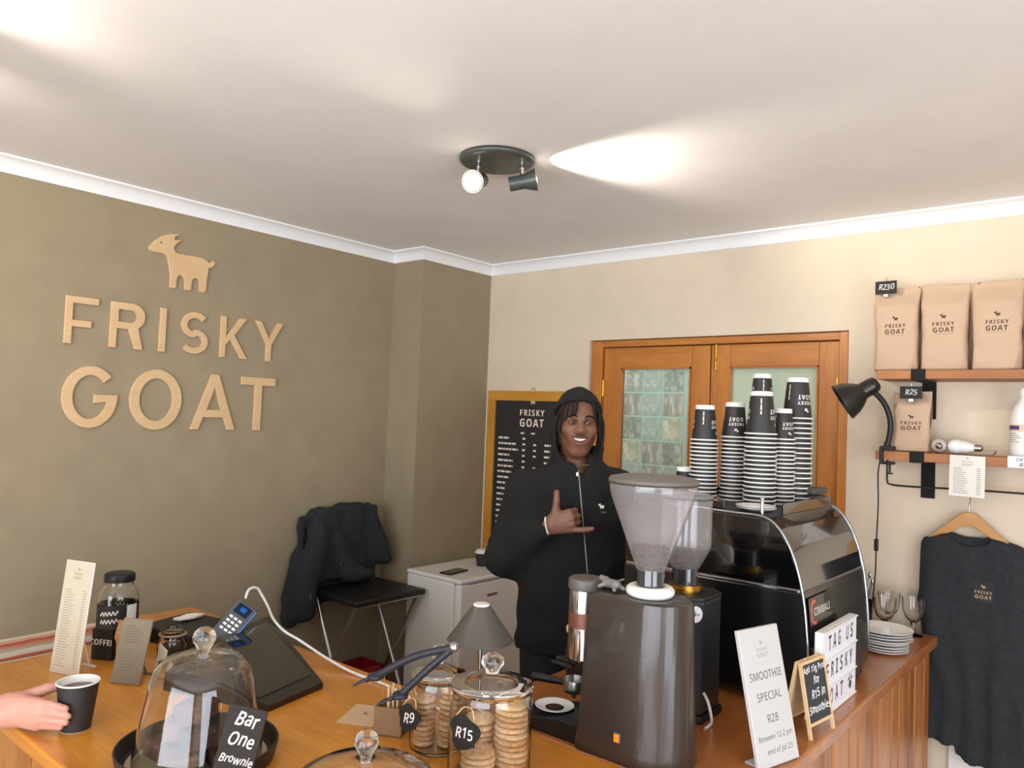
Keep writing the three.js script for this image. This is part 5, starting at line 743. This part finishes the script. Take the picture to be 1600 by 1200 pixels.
// ---------------------------------------------------------------- the barista
const skinTex = grainTex([120, 79, 59], .07, 14, 14, 71, 128, 128), skin = phys(0xffffff, .5, { map: skinTex, sheen: .25, sheenRoughness: .5 });
{
  const g0 = thing('person', 'smiling barista in black beanie and jacket making a hang-loose hand sign', 'person', [1.735, 0, 1.14], 34.9 * D);
  const ph = 15 * D, cp = Math.cos(ph), sp = Math.sin(ph);
  const TW = a => [a[0] * cp + a[2] * sp, a[1], -a[0] * sp + a[2] * cp];     // torso frame to figure frame
  const shR = TW([-.168, 1.425, -.01]), shL = TW([.165, 1.425, -.01]), elR = [-.252, 1.195, .045], wrR = [-.088, 1.338, .205], elL = TW([.245, 1.19, -.05]), wrL = TW([.16, .99, .08]);
  // ---- head (own frame)
  const HC = V(.002, 1.706, 0), hq = new THREE.Quaternion().setFromEuler(new THREE.Euler(.02, .12, -.03)), mir = f => Math.min(f(1), f(-1));
  const headF = (x, y, z) => {
    let d = elli(x, y, z, [0, .03, -.012], [.074, .092, .094]);
    d = smin(d, elli(x, y, z, [0, -.035, .018], [.057, .082, .068]), .04);
    d = smin(d, mir(s => cone(x, y, z, [s * .050, -.050, -.002], [s * .013, -.106, .052], .014, .015)), .03);
    d = smin(d, elli(x, y, z, [0, -.104, .056], [.024, .018, .018]), .025);
    d = smin(d, mir(s => elli(x, y, z, [s * .040, -.026, .062], [.024, .020, .021])), .025);
    d = smin(d, mir(s => cone(x, y, z, [s * .012, .024, .081], [s * .046, .026, .064], .008, .007)), .018);
    d = smin(d, cone(x, y, z, [0, .018, .078], [0, -.022, .097], .007, .010), .014); d = smin(d, elli(x, y, z, [0, -.027, .098], [.014, .0115, .012]), .010); d = smin(d, mir(s => elli(x, y, z, [s * .0145, -.031, .089], [.010, .008, .010])), .008);
    d = smin(d, elli(x, y, z, [0, -.062, .074], [.034, .026, .020]), .02);
    const eye = mir(s => elli(x, y, z, [s * .031, .004, .088], [.017, .0095, .016])); d = -smin(-d, eye, .008);
    let mo = 1; const ml = [[-.033, -.050, .078], [-.017, -.0615, .092], [0, -.0645, .096], [.017, -.0615, .092], [.033, -.050, .078]]; for (let i = 0; i < 4; i++) mo = Math.min(mo, cone(x, y, z, ml[i], ml[i + 1], i === 0 ? .003 : .0095, i === 3 ? .003 : .0095)); d = -smin(-d, mo, .003);
    d = smin(d, mir(s => elli(x, y, z, [s * .076, -.008, -.012], [.010, .030, .019])), .008);
    d = smin(d, cone(x, y, z, [0, -.07, -.02], [0, -.21, -.035], .054, .060), .03);
    return d;
  };
  const place = g => g.applyQuaternion(hq).translate(HC.x, HC.y, HC.z);
  const headG = place(sdfMesh(headF, [-.11, -.235, -.13], [.11, .135, .125], .0034));
  // ---- right hand: thumb up, little finger out, the three others folded
  const W = V(...wrR), tilt = 14 * D, ha = V(Math.cos(tilt), Math.sin(tilt), .10).normalize(), hn = V(-.10, 0, 1).addScaledVector(ha, -V(-.10, 0, 1).dot(ha)).normalize(), hb = hn.clone().cross(ha);
  const HP = (a, b, n) => { const v = W.clone().addScaledVector(ha, a).addScaledVector(hb, b).addScaledVector(hn, n); return [v.x, v.y, v.z]; };
  const mcp = [[.082, .034, .006], [.087, .013, .011], [.084, -.008, .009], [.076, -.027, .003]];
  const fing = [[[.098, .033, -.026], [.070, .028, -.042], [.054, .026, -.028]], [[.104, .012, -.024], [.074, .010, -.044], [.057, .010, -.028]], [[.099, -.009, -.025], [.070, -.008, -.043], [.055, -.006, -.028]], [[.109, -.034, .004], [.130, -.036, .005], [.150, -.037, .006]]];
  const handF = (x, y, z) => {
    let d = cone(x, y, z, [wrR[0] + (elR[0] - wrR[0]) * .22, wrR[1] + (elR[1] - wrR[1]) * .22, wrR[2] + (elR[2] - wrR[2]) * .22], HP(.01, 0, 0), .026, .0255);
    mcp.forEach((m, i) => { d = smin(d, cone(x, y, z, HP(.012, m[1] * .55, 0), HP(...m), .0185, [.0135, .0138, .013, .0118][i]), .012); });
    d = smin(d, cone(x, y, z, HP(.018, .012, .002), HP(.036, .050, .004), .0185, .0142), .014); d = smin(d, cone(x, y, z, HP(.036, .050, .004), HP(.046, .082, .006), .0138, .0118), .006); d = smin(d, cone(x, y, z, HP(.046, .082, .006), HP(.052, .110, .003), .0118, .0108), .004);
    fing.forEach((f, i) => { const r = i === 3 ? .0098 : .0112; let e = cone(x, y, z, HP(...mcp[i]), HP(...f[0]), r * 1.1, r); e = smin(e, cone(x, y, z, HP(...f[0]), HP(...f[1]), r, r * .93), .004); e = smin(e, cone(x, y, z, HP(...f[1]), HP(...f[2]), r * .93, r * .85), .004); d = smin(d, e, .004); });
    return d;
  };
  const c = HP(.04, .03, -.01), handG = sdfMesh(handF, [c[0] - .14, c[1] - .1, c[2] - .1], [c[0] + .14, c[1] + .13, c[2] + .09], .003);
  // ---- body under the clothes
  const bodyF = (x, y, z) => {
    const a = TW([0, .98, 0]), b = TW([0, 1.36, 0]); let d = cone(x, y, z * 1.25, [a[0], a[1], a[2] * 1.25], [b[0], b[1], b[2] * 1.25], .145, .155);
    d = smin(d, cone(x, y, z, shR, shL, .055, .055), .05); d = smin(d, cone(x, y, z, TW([0, 1.44, -.02]), TW([0, 1.56, -.025]), .07, .056), .05);
    d = smin(d, cone(x, y, z, shR, elR, .05, .04), .03); d = smin(d, cone(x, y, z, elR, wrR, .04, .026), .02); d = smin(d, cone(x, y, z, shL, elL, .05, .04), .03); d = smin(d, cone(x, y, z, elL, wrL, .04, .026), .02);
    d = smin(d, cone(x, y, z, wrL, [wrL[0], wrL[1] - .08, wrL[2] + .03], .024, .03), .02);
    for (const s of [-1, 1]) { d = smin(d, cone(x, y, z, TW([s * .085, .93, 0]), TW([s * .10, .5, .02]), .08, .055), .04); d = smin(d, cone(x, y, z, TW([s * .10, .5, .02]), TW([s * .105, .09, -.02]), .052, .036), .03); d = smin(d, cone(x, y, z, TW([s * .105, .045, -.03]), TW([s * .115, .038, .13]), .034, .03), .03); }
    return d;
  };
  part('body', [headG, handG, sdfMesh(bodyF, [-.4, 0, -.3], [.4, 1.62, .35], .013)], skin, g0, 'brown skinned face and hand');
  // ---- jacket
  const jackF = (x, y, z) => {
    const xt = x * cp - z * sp, zt = x * sp + z * cp;                            // torso coordinates
    let d = cone(xt, y, zt * 1.42, [0, .90, 0], [0, 1.34, -.005], .206, .205);
    d = smin(d, cone(x, y, z, shR, shL, .082, .080), .09); d = smin(d, cone(xt, y, zt, [0, 1.46, -.02], [0, 1.53, -.02], .112, .090), .07);
    d = smin(d, cone(x, y, z, shR, elR, .086, .078), .06); d = smin(d, cone(x, y, z, elR, [wrR[0] - .016, wrR[1] - .012, wrR[2] - .018], .076, .043), .05);
    d = smin(d, cone(x, y, z, shL, elL, .084, .074), .06); d = smin(d, cone(x, y, z, elL, wrL, .074, .05), .05);
    // high collar, opened at the front
    const col = Math.abs(Math.hypot(xt * .98, (zt + .012) * .92) - (.090 - (y - 1.55) * .10)) - .015; d = smin(d, Math.max(col, y - 1.612 + Math.max(0, zt) * .75, 1.45 - y), .025);
    const hole = Math.max(Math.hypot(xt, zt + .01) - .074, 1.50 - y); d = Math.max(d, -hole);
    const v = Math.max(Math.abs(xt - .004) - Math.max(0, (y - 1.505) * .45), -zt, 1.505 - y); if (y > 1.505) d = Math.max(d, -v);
    d = Math.max(d, .86 - y); d = Math.max(d, -(Math.hypot(x - wrR[0], y - wrR[1], z - wrR[2]) - .020));
    const fold = Math.sin(y * 46 + n3(x * 6, y * 4, z * 6) * 4) * .0035 + fbm(x * 9, y * 7, z * 9, 3) * .016 + fbm(x * 60, y * 60, z * 60, 2) * .003;
    return d * .85 + fold;
  };
  part('jacket', sdfMesh(jackF, [-.42, .80, -.26], [.40, 1.66, .34], .0085), std(0x131211, .97), g0, 'black fleece jacket with high collar');
  const surf = (x, y) => { for (let z = .30; z > -.2; z -= .0015) if (jackF(x, y, z) < 0) return z; return .1; };
  const zp = []; for (let y = 1.53; y > .93; y -= .03) { const x = .008 + (1.545 - y) * .125; zp.push([x, y, surf(x, y) + .001]); }
  part('zip', tube(zp, .0028, 80, 6), std(0x8c8983, .4, { metalness: .6 }), g0, 'grey metal zip'); { const [x, y, z] = zp[0]; part('zip_pull', [box(.009, .022, .004, x - .004, y - .016, z + .005, .002), new THREE.TorusGeometry(.005, .0018, 8, 18).translate(x - .004, y - .030, z + .005), rod([x + .002, y + .018, z + .004], [x + .036, y + .020, surf(x + .036, y + .02) + .003], .0022)], M.steel, g0, 'steel zip pull'); }
  { const x = .098, y = 1.395, z = surf(x, y); const w = .024; part('chest_emblem', ext(poly(GOAT.map(([a, b]) => [a * w, b * w])), .002, .0004).translate(x - .012, y, z + .002), std(0xe6e0d4, .8), g0, 'white embroidered goat'); part('chest_emblem', [0, 1, 2, 3, 4].map(i => box(.006, .008, .002, x - .014 + i * .0075, y - .012 - (i % 2) * .001, z + .003)), std(0x3a5a3a, .8), g0, 'dull green embroidered lettering'); }
  // ---- trousers and shoes
  part('trousers', sdfMesh((x, y, z) => { let d = 1; for (const s of [-1, 1]) { d = smin(d, cone(x, y, z, TW([s * .09, .93, 0]), TW([s * .10, .5, .02]), .105, .078), .05); d = Math.min(d, cone(x, y, z, TW([s * .10, .5, .02]), TW([s * .105, .12, -.02]), .078, .058)); } return Math.max(d, y - .92, .085 - y); }, [-.3, .05, -.25], [.3, .96, .25], .014), std(0x17181b, .9), g0, 'black trousers');
  for (const s of [-1, 1]) part('shoe', sdfMesh((x, y, z) => Math.max(smin(cone(x, y, z, TW([s * .105, .06, -.035]), TW([s * .105, .10, -.035]), .048, .046), cone(x, y, z, TW([s * .107, .042, -.02]), TW([s * .118, .034, .14]), .046, .040), .03), .0005 - y), [-.25, -.02, -.2], [.25, .17, .25], .009), std(0x1b1b1c, .6), g0, 'black shoe');
  // ---- face details (head frame)
  const H = (n, geo, m, lab) => part(n, place(Array.isArray(geo) ? merge(geo) : geo), m, g0, lab);
  for (const s of [-1, 1]) { const ey = H('eye', ball(.0122, s * .031, .003, .0715, 1, .8, 1, 24), phys(0xc9c1b8, .35)); H('iris', ball(.0064, s * .031 + .001, .0032, .0806, 1, 1, .62, 18), phys(0x120a07, .35)); H('eyelid', [tube([[s * .031 - .0135, .002, .0775], [s * .031 - .006, .0072, .0842], [s * .031 + .004, .0076, .0848], [s * .031 + .0135, .003, .078]], .0034, 20, 8), tube([[s * .031 - .0125, .001, .077], [s * .031 - .004, -.0038, .0835], [s * .031 + .005, -.0038, .0835], [s * .031 + .0125, .001, .077]], .0022, 20, 8)], std(0x5b3a2b, .6)); H('eyebrow', tube([[s * .013, .0225, .0905], [s * .028, .0285, .0870], [s * .048, .0225, .0735]], .0038, 20, 8), std(0x120d0b, .95)); }
  H('teeth', [...Array(10).keys()].map(i => { const a = (i - 4.5) / 4.5, x = a * .0275; return box(.0058, .0135 - Math.abs(a) * .0045, .004, x, -.0590 + a * a * .0085, .0900 - a * a * .013, .0012); }), phys(0xeee9e0, .25), 'white teeth in a broad smile');
  const lip = std(0x7c4a42, .5); H('lip', tube([[-.036, -.0470, .077], [-.018, -.0515, .0935], [0, -.0525, .0985], [.018, -.0515, .0935], [.036, -.0470, .077]], .0038, 30, 8), std(0x62382e, .5)); H('lip', tube([[-.034, -.0500, .077], [-.018, -.0700, .0915], [0, -.0760, .0955], [.018, -.0700, .0915], [.034, -.0500, .077]], .0056, 30, 8), lip);
  H('moustache', tube([[-.026, -.0455, .083], [-.012, -.044, .0955], [0, -.0435, .0985], [.012, -.044, .0955], [.026, -.0455, .083]], .0022, 24, 6).scale(1, 1, 1), std(0x2a1a13, .95));
  // ---- beanie and locs
  H('beanie', sdfMesh((x, y, z) => { let d = elli(x, y, z, [0, .028, -.016], [.0885, .110, .106]); const cut = (.046 + .50 * z) - y; const cuff = Math.max(Math.abs(elli(x, y, z, [0, .028, -.016], [.0895, .112, .108])) - .004, Math.abs(cut + .014) - .014); d = Math.max(d, cut * .89); d = Math.min(d, cuff); return d + fbm(x * 30, y * 20, z * 30, 2) * .003; }, [-.115, -.06, -.15], [.115, .16, .12], .0045), std(0x131211, .97), 'black knitted beanie');
  const hairM = std(0x17110e, .9), loc = pts => tube(pts, .0052, 26, 7);
  const locs = [
    [[-.030, .078, .078], [-.034, .062, .092], [-.037, .04, .092], [-.039, .02, .088]], [[-.044, .075, .070], [-.050, .055, .082], [-.054, .03, .078], [-.058, .008, .070]], [[-.018, .082, .082], [-.020, .066, .096], [-.022, .048, .097], [-.025, .033, .093]],
    [[.040, .078, .072], [.048, .058, .082], [.053, .034, .077], [.056, .012, .070]], [[.055, .07, .056], [.067, .048, .064], [.074, .015, .060], [.078, -.03, .052], [.081, -.055, .05]], [[.064, .058, .036], [.078, .03, .046], [.085, -.01, .044], [.088, -.05, .04], [.086, -.075, .042]], [[.068, .05, .01], [.083, .01, .024], [.088, -.03, .02], [.085, -.07, .018], [.083, -.095, .026]],
    [[-.06, .066, .05], [-.070, .04, .062], [-.073, .0, .056], [-.075, -.04, .048]], [[-.068, .05, .02], [-.082, .01, .034], [-.085, -.04, .03], [-.083, -.08, .026]], [[-.07, .04, -.01], [-.085, 0, .0], [-.09, -.06, -.004], [-.088, -.10, .0]], [[.07, .03, -.03], [.084, -.02, -.03], [.084, -.08, -.03], [.08, -.12, -.03]], [[-.06, .01, -.07], [-.07, -.05, -.08], [-.06, -.11, -.08], [-.05, -.14, -.07]], [[.06, .01, -.07], [.07, -.05, -.08], [.06, -.11, -.08], [.05, -.14, -.07]], [[0, .0, -.11], [0, -.06, -.12], [0, -.12, -.10]]];
  for (let i = 0; i < 16; i++) { const sd = i % 2 ? 1 : -1, k = Math.floor(i / 2) / 8, z0 = .05 - k * .15, len = .085 + .03 * Math.sin(i * 2.3); locs.push([[sd * (.064 + .006 * Math.sin(k * 3)), .055 - k * .06, z0], [sd * .086, .015 - k * .03, z0 + .006 * Math.sin(i)], [sd * (.092 + .003 * Math.cos(i * 1.7)), -.03 - k * .02, z0 + .008 * Math.cos(i)], [sd * (.088 + .005 * Math.sin(i * 3.1)), -.03 - len * .6, z0 + .006], [sd * .085, -.02 - len, z0 + .01 * Math.sin(i * 5)]]); }
  for (const l of locs) H('hair_loc', loc(l), hairM);
  // ---- bracelet
  const br = new THREE.Group(); const bd = []; for (let i = 0; i < 22; i++) { const a = i / 22 * Math.PI * 2, p = HP(-.006, Math.cos(a) * .0295, Math.sin(a) * .0285); bd.push(ball(.0042, ...p, 1, 1, 1, 8)); } part('bracelet', bd, std(0xd8d4cc, .35), g0, 'pale beaded bracelet');
}
// ---------------------------------------------------------------- customer's hand and takeaway cup
{
  const c0 = V(1.413, YC, 2.76), cup = thing('paper_cup', 'black takeaway cup with white rim held by a customer', 'cup', [c0.x, YC + .0003, c0.z]);
  openCup(cup, .033, .047, .116, .82); part('base_band', cyl(.0335, .0360, .022, 0, .0004, 0, 40, true), cupWhite, cup, 'white band around the base');
  const r = V(.768, 0, -.640), n = V(.641, 0, .768), o = V(c0.x, YC + .056, c0.z);
  const Q = (a, b, c) => { const v = o.clone().addScaledVector(r, a).addScaledVector(n, c); return [v.x, v.y + b, v.z]; };
  const mc = [[-.068, .016, .040], [-.064, -.002, .047], [-.066, -.020, .046], [-.072, -.036, .038]], mid = [[-.036, .018, .049], [-.030, .0, .053], [-.032, -.018, .050], [-.04, -.033, .044]], tip = [[.004, .012, .0555], [.010, -.006, .0535], [.004, -.022, .0515], [-.010, -.034, .0485]];
  const f = (x, y, z) => {
    let d = cone(x, y, z, Q(-.46, .004, .02), Q(-.18, -.014, .022), .046, .034); d = smin(d, cone(x, y, z, Q(-.18, -.016, .022), Q(-.15, -.014, .026), .034, .036), .02);
    mc.forEach((m, i) => { d = smin(d, cone(x, y, z, Q(-.15, m[1] * .6, .02), Q(...m), .022, .0135), .014); });
    mc.forEach((m, i) => { let e = cone(x, y, z, Q(...m), Q(...mid[i]), .0105, .0095); e = smin(e, cone(x, y, z, Q(...mid[i]), Q(...tip[i]), .0095, .0078), .004); d = smin(d, e, .005); });
    d = smin(d, cone(x, y, z, Q(-.125, .015, .010), Q(-.085, .030, -.018), .018, .013), .014); d = smin(d, cone(x, y, z, Q(-.085, .030, -.018), Q(-.045, .034, -.042), .0122, .0105), .006); d = smin(d, cone(x, y, z, Q(-.045, .034, -.042), Q(-.012, .030, -.056), .0105, .0085), .004);
    return d;
  };
  const t = thing('person', 'bare hand and forearm of a customer gripping the black takeaway cup', 'person', [0, 0, 0]);
  part('body', sdfMesh(f, [o.x - .42, YC - .06, o.z - .1], [o.x + .1, YC + .16, o.z + .40], .0042), M.pinkSkin, t);
}

renderer.render(scene, camera);
